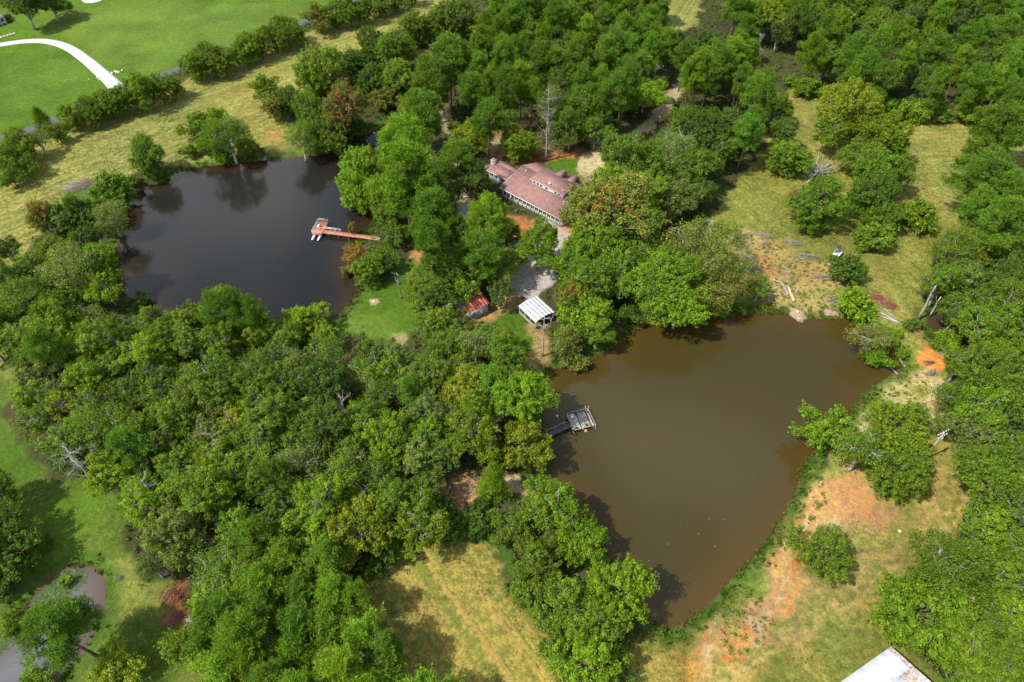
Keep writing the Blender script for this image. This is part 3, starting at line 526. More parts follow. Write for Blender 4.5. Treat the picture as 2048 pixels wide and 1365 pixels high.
def auto_label(word, tone, px, py, r, group):
    c = sorted(LANDMARKS, key=lambda q: math.hypot(q[1] - px, (q[2] - py) * 1.3))
    def rel(q):
        if 'edge' in q[0] or 'corner' in q[0]: return 'near'
        dx, dy = px - q[1], py - q[2]; s = 'just ' if math.hypot(dx, dy) < 90 else ''
        return s + ('right of' if dx > 0 else 'left of') if abs(dx) > 1.2 * abs(dy) else s + ('beyond' if dy < 0 else 'in front of')
    tn = TONE[tone][1]
    opts = [f'{tn} {word} {rel(c[0])} the {c[0][0]}', f'{tn} {word} between the {c[0][0]} and the {c[1][0]}', f'{tn} {word} {rel(c[1])} the {c[1][0]}', f'{"big" if r > 5 else "smaller"} {tn} {word} {rel(c[0])} the {c[0][0]}', f'{tn} {word} between the {c[0][0]} and the {c[2][0]}',
            f'{"big" if r > 5 else "smaller"} {tn} {word} between the {c[0][0]} and the {c[1][0]}', f'{"big" if r > 5 else "smaller"} {tn} {word} {rel(c[1])} the {c[1][0]}', f'{tn} {word} {rel(c[2])} the {c[2][0]}', f'{tn} {word} between the {c[1][0]} and the {c[2][0]}', f'{"big" if r > 5 else "smaller"} {tn} {word} {rel(c[2])} the {c[2][0]}']
    opts = [o for o in opts if len(o.replace('-', ' ').split()) <= 16]
    for s in opts:
        if s not in USED: return s
    for s in opts:
        if USED[s] == group: return s
    return opts[0] + ', like others there'
def tree(px, py, rpx, code='B', tone='g', label=None, group=None, hs=1.0, world=None, r_m=None):
    """px, py: middle of the crown in the photo, rpx: half its width there"""
    K = KINDS[code]; rm = r_m or 1.12 * rpx / ppm(py)
    i = int(np.argmin([abs(math.log(mm[0] / rm)) + random.random() * .28 for mm in K['models']])); R0, H0, cz, tr, cw = K['models'][i]
    s = rm / R0; h = s ** (.6 if code == 'P' else .8) * hs * random.uniform(.88, 1.2)
    zc = H0 * h * cz * (1.04 if code == 'P' else 1.0); p = at(px, py, zc)
    z0 = gh(p[0], p[1])
    if label is None:
        group = group or 'trees standing singly'; label = auto_label(K['word'], tone, px, py, rm, group)
    USED.setdefault(label, group)
    e = link(K['name'], None, None, (p[0], p[1], max(z0, WATER_Z)), random.uniform(0, 6.28), label=label, category=K['cat']); e.scale = (s * random.uniform(.9, 1.14), s * random.uniform(.9, 1.14), h)
    if group: e['group'] = group
    e.rotation_euler[0] = random.gauss(0, .02); e.rotation_euler[1] = random.gauss(0, .02)
    link('trunk', tr, e); c = link('crown', cw, e); j = random.uniform(.82, 1.2); jh = random.uniform(-.08, .08); t = TONE[tone][0]
    c.color = (t[0] * j * (1 + jh), t[1] * j, t[2] * j, 1)
    PLACED.append((p[0], p[1], rm)); return e
CLEARS = [(958, 622, 26), (1068, 628, 44), (1085, 680, 26), (1070, 375, 70), (1180, 345, 30), (960, 400, 1), (905, 960, 34), (930, 975, 36), (1130, 850, 40), (1313, 225, 26), (1505, 214, 22), (1888, 880, 30), (1893, 140, 24), (1850, 610, 26), (880, 525, 30), (770, 620, 60), (600, 1035, 30), (798, 575, 24), (1040, 560, 40)]
def fill(poly, codes, rr, n, group, gap=.78, hs=1.0, seed=1, inset=.55):
    """stand of trees: codes = [(kind, tone, weight)], crown radius range in metres"""
    r = np.random.default_rng(seed); P = np.array(poly, float); k = 0; ws = np.array([c[2] for c in codes], float); ws /= ws.sum()
    for _ in range(n * 60):
        if k >= n: break
        px, py = r.uniform(P[:, 0].min(), P[:, 0].max()), r.uniform(P[:, 1].min(), P[:, 1].max())
        c = codes[r.choice(len(codes), p=ws)]; rm = r.uniform(*rr) * (.86 if c[0] == 'P' else 1)
        if seg_dist(P, np.array([px]), np.array([py]))[0] > -inset * rm * ppm(py): continue
        if any(math.hypot(px - a, py - b) < q for a, b, q in CLEARS): continue
        zc = 13 if c[0] == 'P' else rm * 1.5; q = at(px, py, zc)
        if any((q[0] - a) ** 2 + (q[1] - b) ** 2 < (gap * (rm + c_)) ** 2 * .82 for a, b, c_ in PLACED): continue
        if pond_d(q[:1], q[1:2])[0] < .5: continue
        tree(px, py, 0, c[0], c[1], None, group, hs, r_m=rm); k += 1
    return k

# trees one can pick out: (px, py, half width, kind, tone, label or None)
HEDGE = 'trees of the roadside hedgerow'; BANK = 'trees on the bank of the dark pond'; ROW = 'trees in the row beside the brown pond'; YARD = 'trees around the house and yard'; CLEAR = 'trees in the right-hand clearing'
for t in [
 # far lawn
 (42,4,32,'B','d','dark tree right behind the grey-roofed house'), (100,6,32,'B','d','dark tree on the far lawn, right of the grey-roofed house'),
]: tree(*t)
for t in [
 (8,318,34,'H','d','leftmost hedgerow tree, cut by the left edge'), (38,292,38,'H','d','dark broad hedgerow tree left of the cedar'), (85,245,20,'C','d','dark pointed cedar in the hedgerow above the grey bush'), (112,262,24,'H','d','low dark hedgerow tree right of the cedar'), (76,280,22,'W','l','greyish thin hedgerow bush below the cedar'),
 (150,232,32,'H','d','first hedgerow tree right of the road gap by the cedar'), (182,222,36,'H','g',None), (215,206,38,'H','d',None), (245,200,30,'H','g',None), (278,180,42,'H','g','tall hedgerow tree at the end of the white driveway'), (318,178,28,'H','g',None), (345,172,24,'H','g','small hedgerow tree left of the asphalt gap'),
 (392,132,36,'H','g','hedgerow tree right of the asphalt gap'), (425,120,40,'H','d',None), (452,118,28,'H','g',None), (490,98,38,'H','g',None), (520,92,30,'H','d',None), (548,78,34,'H','d',None), (572,60,34,'H','g','tallest hedgerow tree left of the second asphalt gap'), (596,70,22,'H','g',None),
 (638,38,30,'H','o','olive hedgerow tree right of the second asphalt gap'), (668,28,32,'H','g',None), (698,22,32,'H','d',None), (728,18,28,'H','g',None), (756,10,28,'H','g',None), (790,2,26,'H','d',None), (822,-12,26,'H','g',None), (20,350,26,'H','d',None), (50,330,26,'H','d',None),
]: tree(t[0], t[1], t[2] * .86, t[3], {'d': 'g'}.get(t[4], t[4]), t[5], group=HEDGE)
for t in [
 (293,312,38,'H','g','round tree standing alone at the dark pond corner'), (262,358,18,'S','g',None), (225,372,34,'V','g','dense bush mound right of the grey brush pile'), (205,398,26,'S','g',None), (218,428,34,'W','l','pale green bushy tree on the dark pond left bank'), (160,424,38,'H','d','dark bush left of the dark pond'), (120,440,30,'H','l',None), (80,432,28,'X','o','bush with rusty leaves left of the dark pond'),
 (392,252,28,'H','g','left of the leafy clump above the dark pond'), (428,238,30,'H','b','tallest of the leafy clump above the dark pond'), (412,285,28,'S','b',None), (455,272,38,'W','g','loose tree in the clump above the dark pond'), (488,292,26,'S','o',None), (440,305,22,'S','g',None), (380,300,18,'S','g',None), (515,300,16,'S','d',None),
 (530,178,28,'H','g','slim tree left of two on the hay strip'), (570,200,30,'H','d','slim dark tree with bare stem on the hay strip'), (545,215,22,'H','o',None), (640,145,54,'H','g','big round tree at the corner of the hay strip'), (705,130,40,'H','d',None), (745,92,36,'H','d',None), (790,105,44,'H','g',None), (835,55,38,'H','g',None), (905,35,46,'H','d','dark tall tree at the top end of the hay strip'), (955,55,26,'H','y','yellow-green tree among dark trees at the top'),
 (625,232,44,'H','g',None), (690,212,38,'X','o','tree with bronze leaves over the dark pond inlet'), (655,268,40,'H','g','tree overhanging the top bank of the dark pond'), (600,275,30,'W','g',None), (715,250,28,'S','d',None), (770,198,28,'S','o','olive bush left at the head of the inlet'), (806,207,24,'S','o','olive bush right at the head of the inlet'), (795,160,40,'H','g',None), (740,165,34,'H','d',None),
 (720,325,42,'H','b','bright leafy tree leaning over the dark pond right bank'), (708,378,38,'H','b',None), (762,392,36,'H','b','bright tree above the red boardwalk'), (775,430,26,'H','g',None),
 (712,510,26,'G','o','golden cypress at the shore end of the red boardwalk'), (703,449,9,'G','o','small golden treetop behind the red boardwalk'), (738,540,30,'H','b','bright green tree below the golden cypress'), (768,515,28,'H','g',None), (790,468,26,'H','g',None), (695,535,16,'S','o',None),
 (278,590,18,'S','d','dark shrub reaching into the dark pond from the left bank'), (440,610,48,'P','p','wide dark-topped pine at the near bank of the dark pond'), (350,640,28,'H','b','bright narrow tree left of the wide pine by the dark pond'), (390,625,26,'H','g',None), (505,620,24,'P','p',None), (605,640,46,'H','b','rounded light tree at the near right end of the dark pond'), (545,680,36,'H','g',None), (335,675,32,'B','b',None), (385,690,34,'B','g',None), (470,672,34,'B','g',None), (510,668,30,'B','b',None), (575,672,28,'B','g',None), (645,676,26,'H','b',None), (300,640,30,'B','g',None), (440,690,34,'B','b',None),
]: tree(*t, group=BANK)
for t in [
 (845,222,42,'P','p',None), (806,272,46,'P','q','domed pine at the dark pond inlet'), (806,340,56,'P','q','biggest domed pine right of the dark pond'), (838,385,44,'P','p',None), (862,420,42,'P','p',None), (932,275,38,'B','y','yellow-green tree left of the house chimney'), (912,318,34,'P','p',None), (945,365,34,'B','d','dark tree at the left end of the red-roofed house'), (895,392,26,'B','g',None), (895,117,44,'P','p',None), (862,157,42,'P','p',None),
 (978,432,42,'P','q','round pine in front of the red-roofed house'), (1010,470,26,'B','g',None), (960,500,44,'P','p',None), (985,545,36,'B','b',None), (905,548,34,'B','g',None), (930,583,26,'B','b',None), (945,545,26,'B','g',None), (880,590,36,'B','d',None), (935,480,30,'B','d',None), (905,455,24,'B','g',None), (860,480,34,'P','p',None), (850,455,28,'B','g',None), (1000,585,24,'B','d','dark bush at the corner of the red-roofed cabin'),
 (1078,486,40,'B','b','small spreading tree in the middle of the gravel yard'), (1020,520,28,'B','b',None),
 (1222,420,80,'T','o','big spreading tree with orange-tinged leaves right of the house'), (1170,430,40,'T','o','smaller orange-tinged tree touching the house corner'), (1205,500,56,'B','b',None), (1150,530,40,'B','b',None), (1270,470,50,'B','g',None), (1180,565,50,'B','g',None), (1245,555,46,'B','g',None), (1140,600,34,'X','g','tree with rusty leaves beside the metal-roofed shelter'), (1172,630,60,'H','b','rounded bright tree between the shelter and the brown pond'), (1130,680,30,'X','o','rust-leaved bush below the shelter'), (1150,715,28,'S','o','bronze shrub on the brown pond bank below the shelter'), (1195,660,34,'B','b',None),
 (1330,560,60,'B','b','leafy tree leaning over the top left of the brown pond'), (1395,520,74,'W','o','huge airy olive tree above the brown pond'), (1360,600,50,'B','b',None), (1300,590,36,'B','g',None), (1440,570,44,'W','o',None), (1435,612,24,'S','b','bright shrub on the top bank of the brown pond'), (1475,610,16,'S','g',None), (1520,575,24,'B','g','young tree beside the felled trunks'), (1290,540,40,'B','g',None), (1255,625,26,'S','d',None),
 (1240,320,46,'B','g','rounded tree right of the sandy turning place'), (1225,370,36,'B','b',None), (1300,330,42,'B','g',None), (1350,320,46,'W','l','pale half-bare tree beside the mown clearing'), (1395,330,36,'B','g',None), (1345,385,46,'B','l',None), (1290,390,44,'B','b',None), (1400,385,30,'B','d',None), (1370,250,36,'B','g',None), (1410,260,38,'B','d',None), (1440,300,34,'B','d',None), (1455,250,40,'B','d',None),
 (1040,290,38,'H','b','glossy tree just behind the house ridge'), (1010,250,28,'B','g',None), (975,235,30,'P','p',None), (1140,250,34,'B','g',None), (1170,210,40,'B','g',None), (1190,262,30,'B','g',None), (1100,215,30,'W','l',None), (1290,185,40,'B','b','bright tree beside the forest track'),
]: tree(*t, group=YARD)
for t in [
 (1530,30,40,'B','y','vivid yellow-green tree at the top edge'), (1558,215,28,'B','g',None), (1568,262,26,'B','d',None), (1578,318,42,'H','g','round tree left of the bleached fallen crown'), (1636,408,52,'H','g','big round tree below the bleached fallen crown'), (1690,215,50,'B','y','yellow-green tree at the mouth of the clearing'), (1660,265,32,'B','b',None), (1718,262,30,'B','g',None), (1770,265,42,'B','b',None), (1728,310,38,'B','g',None), (1758,345,50,'H','g',None), (1790,300,28,'B','b',None), (1745,395,44,'H','d',None), (1800,345,28,'B','g',None),
 (1765,440,38,'H','g',None), (1750,475,34,'V','g','low bush mass in the middle of the clearing'), (1845,432,34,'V','b','bright bush left of the mown field corner'), (1800,430,28,'S','d',None), (1700,540,34,'V','d','dark bush beside the excavator'), (1722,605,38,'V','b','smooth bright bush mound by the pond end'), (1698,600,24,'S','b',None), (1745,665,32,'W','o','airy olive bush over the right end of the brown pond'), (1785,665,24,'S','b',None), (1760,708,26,'S','b','bright bush sprawling into the brown pond'), (1735,705,16,'S','g',None), (1810,702,14,'S','b','small round bush beside the sprawling one'), (1825,650,16,'S','d',None),
 (1655,855,54,'K','b','feathery cypress at the water on the right bank'), (1795,855,60,'B','b','large light willow on the right bank'), (1795,945,56,'H','g','dark lower half of the right-bank tree clump'), (1825,915,34,'B','g',None), (1725,900,44,'W','g',None), (1835,835,24,'W','o',None), (1640,1105,56,'H','g','round tree standing alone on the orange bank'),
 (2000,262,46,'P','p',None), (1972,345,50,'P','p','pine leaning over the right edge of the mown field'), (2022,385,44,'P','p',None), (1968,285,20,'P','p',None), (2035,250,30,'P','p',None), (1960,415,28,'P','p',None), (2010,440,44,'P','p',None),
 (1908,508,38,'W','g',None), (1950,490,38,'B','y','yellow tree right of the clearing'), (2005,478,36,'B','y',None), (1890,560,36,'B','g',None), (1930,555,44,'B','l',None), (1905,668,26,'S','b','bright shrub overhanging the dark creek pool'), (1880,685,14,'S','g',None), (1920,620,34,'B','g',None),
 (1852,1222,84,'H','b','bright rounded tree overhanging the barn roof'), (1945,1300,60,'B','b','bright tree covering the right side of the barn'), (1890,1150,70,'W','g','thin greyish tree above the barn'), (1985,1330,60,'B','g',None),
]: tree(*t, group=CLEAR)
for t in [
 (1100,1000,52,'T','b','tree with an orange top beside the brown pond'), (1040,895,56,'H','y','yellow-green maple just below the old plank dock'), (1050,795,54,'B','b','light tree at the brown pond left bank'), (1010,720,36,'B','g',None), (985,970,30,'C','b','upright light cedar right of the cleared log yard'), (1025,1055,40,'H','g','dark rounded tree left of the orange-topped tree'), (1165,1080,58,'H','b',None), (1135,1045,40,'H','b',None), (1085,1135,50,'H','g',None), (1240,1180,68,'H','b','largest round tree of the row beside the brown pond'), (1135,1210,56,'H','g',None), (1060,1190,34,'H','g',None), (1180,1260,54,'H','g',None), (1175,1335,60,'H','b','bottom tree of the row beside the brown pond'), (1120,1290,36,'H','g',None), (1205,1000,1,'S','d',None), (1230,1330,34,'H','g',None),
]:
    if t[2] > 5: tree(*t, group=ROW)
for t in [
 (120,1255,58,'P','p','wide pine leaning over the lily pond'), (225,1335,44,'H','y','yellow-green bush at the foot of the lily pond pine'), (40,1090,44,'H','d','dark bushy tree at the left edge above the lily pond'), (2,1050,44,'B','d',None), (-30,990,50,'B','d',None), (0,1150,40,'V','d',None), (-50,1100,50,'B','d',None), (365,1290,40,'H','g','spreading bush below the red straw heap'), (125,1160,14,'S','b','small green clump standing in the lily pond'), (20,1240,34,'S','g',None), (305,1130,26,'W','l','pale grey-green bush at the wood corner by the lily pond'), (70,1350,30,'S','g',None),
 (60,600,40,'W','g',None), (20,560,34,'B','d',None), (150,545,44,'W','l','pale willow on the left bank of the dark pond'), (195,530,40,'B','b',None), (210,575,36,'B','b',None), (100,640,40,'B','g',None), (40,680,44,'B','g',None), (10,500,26,'B','d',None), (110,500,30,'B','g',None), (175,480,30,'B','d',None),
]: tree(*t, group='trees on the left side of the picture')
# stands
n1_ = fill([(880,90),(960,70),(990,-50),(1330,-50),(1345,70),(1420,70),(1510,40),(1545,150),(1550,230),(1480,300),(1440,200),(1350,170),(1260,230),(1180,200),(1050,220),(940,230)], [('P','p',6),('P','q',2),('B','g',2),('B','d',1)], (4.4, 6.6), 110, 'pines of the wood behind the house', .62, seed=2)
n2_ = fill([(1420,60),(1480,-50),(2085,-50),(2085,215),(1990,195),(1900,180),(1800,185),(1720,175),(1640,140),(1590,110),(1530,80)], [('P','p',4),('B','g',3),('B','d',3),('P','q',1),('V','g',1)], (4.4, 6.6), 110, 'trees of the wood at the top right', .62, seed=3)
n3_ = fill([(1575,150),(1640,165),(1740,190),(1820,205),(1920,210),(2100,205),(2100,235),(1900,232),(1800,225),(1680,200),(1590,185)], [('V','b',4),('V','g',4),('S','b',2)], (2.6, 4.6), 40, 'vine thickets along the top right wood edge', .55, seed=4, inset=0)
n4_ = fill([(0,690),(60,690),(120,560),(240,620),(330,690),(430,740),(560,690),(650,690),(700,690),(800,700),(880,660),(960,650),(1020,680),(1070,760),(1030,860),(960,900),(860,950),(900,1010),(860,1070),(760,1110),(700,1150),(560,1180),(420,1170),(330,1130),(260,1090),(200,990),(120,930),(60,870),(20,790)], [('B','g',5),('B','b',4.5),('B','d',1.2),('B','l',2),('B','y',.5),('W','l',1.4),('W','g',1),('P','p',.5)], (3.6, 7.4), 150, 'trees of the big middle wood', .66, seed=5)
n5_ = fill([(400,1080),(470,1060),(560,1080),(680,1130),(740,1190),(770,1260),(860,1330),(920,1420),(420,1420),(400,1330),(370,1200)], [('P','q',5),('P','p',4),('B','b',1)], (3.6, 5.4), 60, 'young pines at the bottom left', .62, hs=.85, seed=6)
n6_ = fill([(1880,700),(1900,600),(1960,530),(2085,440),(2085,1420),(1900,1420),(1880,1330),(1800,1270),(1860,1120),(1925,1070),(1935,980),(1910,890),(1885,790)], [('B','g',5),('B','d',1),('B','b',4),('B','l',1),('W','g',1)], (4.2, 7.6), 80, 'trees of the right-hand wood', .64, seed=7)
n7_ = fill([(830,545),(900,525),(955,540),(950,590),(900,620),(960,668),(1000,660),(1050,700),(1000,720),(880,690),(840,640)], [('B','g',4),('B','b',2),('B','o',1)], (2.6, 4.2), 22, 'trees around the red-roofed cabin', .55, seed=8, inset=.1)
n8_ = fill([(580,1110),(680,1080),(760,1060),(860,1010),(960,1010),(1000,1040),(940,1060),(860,1080),(780,1120),(700,1150)], [('V','g',3),('V','d',3),('S','b',3)], (2.0, 3.6), 24, 'bushes along the top of the bottom hay field', .6, seed=9, inset=.1)
n9_ = fill([(-40,560),(60,520),(130,560),(110,620),(60,690),(-40,700)], [('B','g',3),('B','d',2),('B','b',1)], (3, 5), 14, 'trees at the left edge', .62, seed=10, inset=.1)
print('TREES', len(PLACED), n1_, n2_, n3_, n4_, n5_, n6_, n7_, n8_, n9_)

# ------------------------------------------------------------------ buildings
def base_z(x, y): return gh(x, y)
def window(parent, c, w, h, axis, name='window', frame=M['white'], out=-1, mull=1):
    """window set in a wall; axis 0: wall runs along x, faces out*y ; axis 1: wall runs along y, faces out*x"""
    f = MB(); t = .07
    def bb(a, b, hh, z, d):   # along, width, height, z, depth
        p = (c[0] + a, c[1] + out * d, z) if axis == 0 else (c[0] + out * d, c[1] + a, z); f.box(p, (b, .08, hh) if axis == 0 else (.08, b, hh))
    for s_ in (-1, 1): bb(s_ * (w / 2 - t / 2), t, h, c[2], .04)
    for s_ in (-1, 1): bb(0, w - 2 * t, t, c[2] + s_ * (h / 2 - t / 2), .04)
    for k in range(mull): bb(-w / 2 + w * (k + 1) / (mull + 1), .05, h - 2 * t, c[2], .04)
    o = f.build(name, frame, parent)
    gp = MB(); p = (c[0], c[1] + out * .02, c[2]) if axis == 0 else (c[0] + out * .02, c[1], c[2]); gp.box(p, (w - 2 * t, .02, h - 2 * t) if axis == 0 else (.02, w - 2 * t, h - 2 * t)); gp.build('pane', M['glass'], o)
    return o
# --- red-roofed house (local x along the front eave, y towards the back)
ho = at(940 + 410 / 6.827, 280 + 655 / 6.827, 3.2); ha = R(-41.9)
house = thing('house', 'long house with red-brown shingle roof and raised clerestory', 'house', (ho[0], ho[1], 0), ha)
LX = 23.0
w_ = MB(); w_.prism([(.7, -.6), (.7, 3.08), (10.4, 5.38), (16.4, 3.5), (16.4, -.6)], 0, .5, LX - .5); wall = w_.build('wall', M['white'], house)
w_ = MB(); w_.prism([(4.9, -.6), (4.9, 2.95), (7.6, 3.9), (11, 2.6), (11, -.6)], 0, -9.0, .5); w_.build('wing_wall', M['bluewall'], house)
rf = MB(); rf.slab([(-.4, 0, 3.2), (LX, 0, 3.2), (LX, 10.5, 5.6), (-.4, 10.5, 5.6)], .14); rf.slab([(-.4, 10.5, 5.6), (LX, 10.5, 5.6), (LX, 17, 3.5), (-.4, 17, 3.5)], .14); rf = rf.build('roof', M['shingle'], house)
rf2 = MB(); rf2.slab([(-9.5, 4.3, 3.0), (-.42, 4.3, 3.0), (-.42, 7.7, 4.15), (-9.5, 7.7, 4.15)], .12); rf2.slab([(-9.5, 7.7, 4.15), (-.42, 7.7, 4.15), (-.42, 11.4, 2.8), (-9.5, 11.4, 2.8)], .12); rf2.build('wing_roof', M['shingle'], house)
fa = MB(); fa.box2((-.42, -.06, 2.98), (LX, -.003, 3.19)); fa.build('fascia', M['white'], house); fa = MB(); fa.box2((-9.5, 4.24, 2.80), (-.45, 4.297, 2.98)); fa.build('fascia', M['white'], house)
fa = MB(); fa.add([(-.46, 0, 3.19), (-.402, 0, 3.19), (-.402, 10.5, 5.59), (-.46, 10.5, 5.59), (-.46, 0, 2.98), (-.402, 0, 2.98), (-.402, 10.5, 5.36), (-.46, 10.5, 5.36)], [(0, 1, 2, 3), (4, 7, 6, 5), (0, 4, 5, 1), (2, 6, 7, 3), (0, 3, 7, 4), (1, 5, 6, 2)]); fa.build('rake_board', M['white'], house)
# clerestory
cl_ = MB(); cl_.prism([(6.3, 4.3), (6.3, 5.95), (11.0, 6.9), (11.0, 5.0)], 0, 6.9, 18.2); cl_ = cl_.build('clerestory_wall', M['white'], house)
cr_ = MB(); cr_.slab([(6.3, 6.02, 6.12), (18.75, 6.02, 6.12), (18.75, 11.3, 7.15), (6.3, 11.3, 7.15)], .12); cr_.build('clerestory_roof', M['shingle'], house)
ew = MB(); ew.prism([(6.28, 4.3), (6.28, 5.6), (11.02, 6.7), (11.02, 5.0)], 0, 18.203, 18.28); ew.build('end_wall', M['greywall'], house)
cf = MB(); cf.box2((6.3, 5.97, 5.98), (18.75, 6.017, 6.11)); cf.build('fascia', M['white'], house)
for k, x in enumerate((7.7, 9.0, 10.3, 12.2, 15.6, 16.9)): window(house, (x, 6.3, 5.35), 1.0, .85, 0, mull=0)
# rear wing with two little gables, grey gable wall
for x in (10.0, 14.4):
    gb = MB(); gb.slab([(x - 1.3, 11.6, 4.6), (x, 11.6, 5.75), (x, 17.2, 5.75), (x - 1.3, 17.2, 4.6)], .1); gb.slab([(x, 11.6, 5.75), (x + 1.3, 11.6, 4.6), (x + 1.3, 17.2, 4.6), (x, 17.2, 5.75)], .1); gb = gb.build('gable_roof', M['shingle'], house)
    gw = MB(); gw.prism([(x - 1.15, 3.6), (x + 1.15, 3.6), (x + 1.15, 4.6), (x, 5.62), (x - 1.15, 4.6)], 1, 11.7, 17.0); gw.build('gable_wall', M['greywall'], house)
pr = MB(); pr.slab([(10.0, 16.8, 3.3), (17.2, 16.8, 3.3), (17.2, 19.2, 2.7), (10.0, 19.2, 2.7)], .1); pr.build('porch_roof', M['shingle'], house)
for x in (10.3, 13.6, 16.9): p_ = MB(); p_.box2((x - .08, 18.9, -.5), (x + .08, 19.06, 2.62)); p_.build('post', M['white'], house)
# glazed front: bays between white posts
for k in range(14):
    x = 1.3 + k * 1.52
    if k in (0, 1, 2): window(house, (x, .7, 1.55), 1.15, 1.9, 0, mull=0)
    else: window(house, (x, .7, 1.75), 1.3, 1.15, 0, mull=1)
for k in range(15): p_ = MB(); p_.box2((.44 + k * 1.52, .5, -.4), (.58 + k * 1.52, .64, 3.1)); p_.build('post', M['white'], house)
for x, w2 in ((-7.9, 1.3), (-6.2, 1.3), (-4.0, 1.5), (-2.3, 1.3)): window(house, (x, 4.9, 1.75), w2, 1.2, 0, mull=1)
ch = MB(); ch.box2((-9.9, 6.6, -.5), (-8.7, 8.0, 5.0)); ch.box2((-10.0, 6.5, 5.002), (-8.6, 8.1, 5.2)); ch = ch.build('chimney', M['stone'], house)
fl = MB(); fl.tube([(-9.3, 7.3, 5.2), (-9.3, 7.3, 5.55)], [.22, .22], 8); fl.build('flue', M['stone'], ch)
for x, y, z, h_, m in ((2.2, 8.9, 5.15, .45, 'white'), (15.2, 3.3, 3.95, .4, 'white'), (16.4, 6.2, 4.5, .3, 'darkwood'), (19.6, 5.1, 4.36, .55, 'white'), (11.3, 6.9, 6.12, .35, 'darkwood'), (14.2, 7.0, 6.14, .35, 'darkwood'), (15.6, 8.4, 6.43, .3, 'darkwood'), (17.3, 7.3, 6.2, .3, 'white'), (20.3, 5.6, 4.48, .45, 'white')):
    v_ = MB(); v_.tube([(x, y, z - .15), (x, y, z + h_)], [.09, .09], 8); v_.tube([(x, y, z + h_), (x, y, z + h_ + .1)], [.15, .13], 8); v_.build('vent_pipe', M[m], rf)
dsh = MB(); dsh.tube([(12.6, 7.4, 6.22), (12.6, 7.4, 6.9)], .04, 6); c0 = np.array((12.6, 7.2, 6.95)); V_ = [tuple(c0)]; V_ += [(c0[0] + .42 * math.cos(a), c0[1] - .2, c0[2] + .05 + .42 * math.sin(a)) for a in np.linspace(0, 6.283, 13)[:-1]]
dsh.add(V_, [(0, 1 + k, 1 + (k + 1) % 12) for k in range(12)]); dsh.build('satellite_dish', M['white'], rf)
# --- metal-roofed shelter: low arched roof of ribbed sheets on posts
a_ = at(860 + 1095 / 6.204, 500 + 690 / 6.204, 2.6); sz = base_z(a_[0], a_[1])
sh = thing('open_shelter', 'open wooden shelter with an arched galvanised sheet roof', 'shelter', (a_[0], a_[1], sz), R(-54.1)); SL, SWd = 6.9, 6.1
def arch(v): return 2.55 + .6 * (1 - (2 * v / SWd - 1) ** 2)
for k in range(9):
    x0, x1 = k * SL / 9, (k + 1) * SL / 9; m_ = MB()
    for j in range(6):
        v0, v1 = j * SWd / 6, (j + 1) * SWd / 6; m_.sheet([(x0, v0, arch(v0)), (x1, v0, arch(v0)), (x1, v1, arch(v1)), (x0, v1, arch(v1))], .03)
    m_.build('roof_sheet', (M['metal'], M['metal3'], M['metal2'])[(k * 2) % 3], sh)
for x in (.2, 2.4, 4.6, 6.7):
    for v in (.3, SWd - .3): p_ = MB(); p_.box2((x - .08, v - .08, -.5), (x + .08, v + .08, arch(v) - .04)); p_.build('post', M['greywood'], sh)
for v in (.3, SWd - .3): p_ = MB(); p_.box2((0, v - .05, arch(v) - .26), (SL, v + .05, arch(v) - .05)); p_.build('beam', M['greywood'], sh)
for z in np.arange(.15, 1.0, .22): p_ = MB(); p_.box2((.1, .2, z), (SL - .1, .215, z + .19)); p_.build('plank', M['greywood'], sh)
for z in np.arange(.15, 2.5, .22): p_ = MB(); p_.box2((.1, SWd - .215, z), (SL - .1, SWd - .2, z + .19)); p_.build('plank', M['greywood'], sh)
# --- red-roofed cabin under the trees
a_ = at(860 + 470 / 6.204, 500 + 795 / 6.204, 3); cz_ = base_z(a_[0], a_[1])
cab = thing('cabin', 'low grey cabin with red metal roof half hidden by trees', 'cabin', (a_[0], a_[1], cz_), R(35.7)); CW, CL = 6.3, 11.5
w_ = MB(); w_.prism([(.4, -.5), (.4, 2.9), (CL / 2, 4.25), (CL - .4, 2.9), (CL - .4, -.5)], 0, .3, CW - .3); w_.build('wall', M['bluewall'], cab)
for k in range(7):
    x0, x1 = k * CW / 7 + .003, (k + 1) * CW / 7 - .003
    for s_ in (0, 1):
        y0, y1, y2 = (0, CL / 2, 0) if not s_ else (CL, CL / 2, 0); m_ = MB(); m_.slab([(x0, y0, 3.0), (x1, y0, 3.0), (x1, y1, 4.5), (x0, y1, 4.5)] if not s_ else [(x0, y1, 4.5), (x1, y1, 4.5), (x1, y0, 3.0), (x0, y0, 3.0)], .05)
        m_.tube([(x1 - .02, y0, 3.03), (x1 - .02, y1, 4.53)], .03, 4); m_.build('roof_sheet', M['redmetal'], cab)
window(cab, (2.0, .4, 1.6), .9, .9, 0); d_ = MB(); d_.box2((3.6, .34, .02), (4.5, .395, 2.05)); d_ = d_.build('door', M['white'], cab); k_ = MB(); k_.box2((4.36, .27, 1.0), (4.42, .335, 1.06)); k_.build('handle', M['steel'], d_)
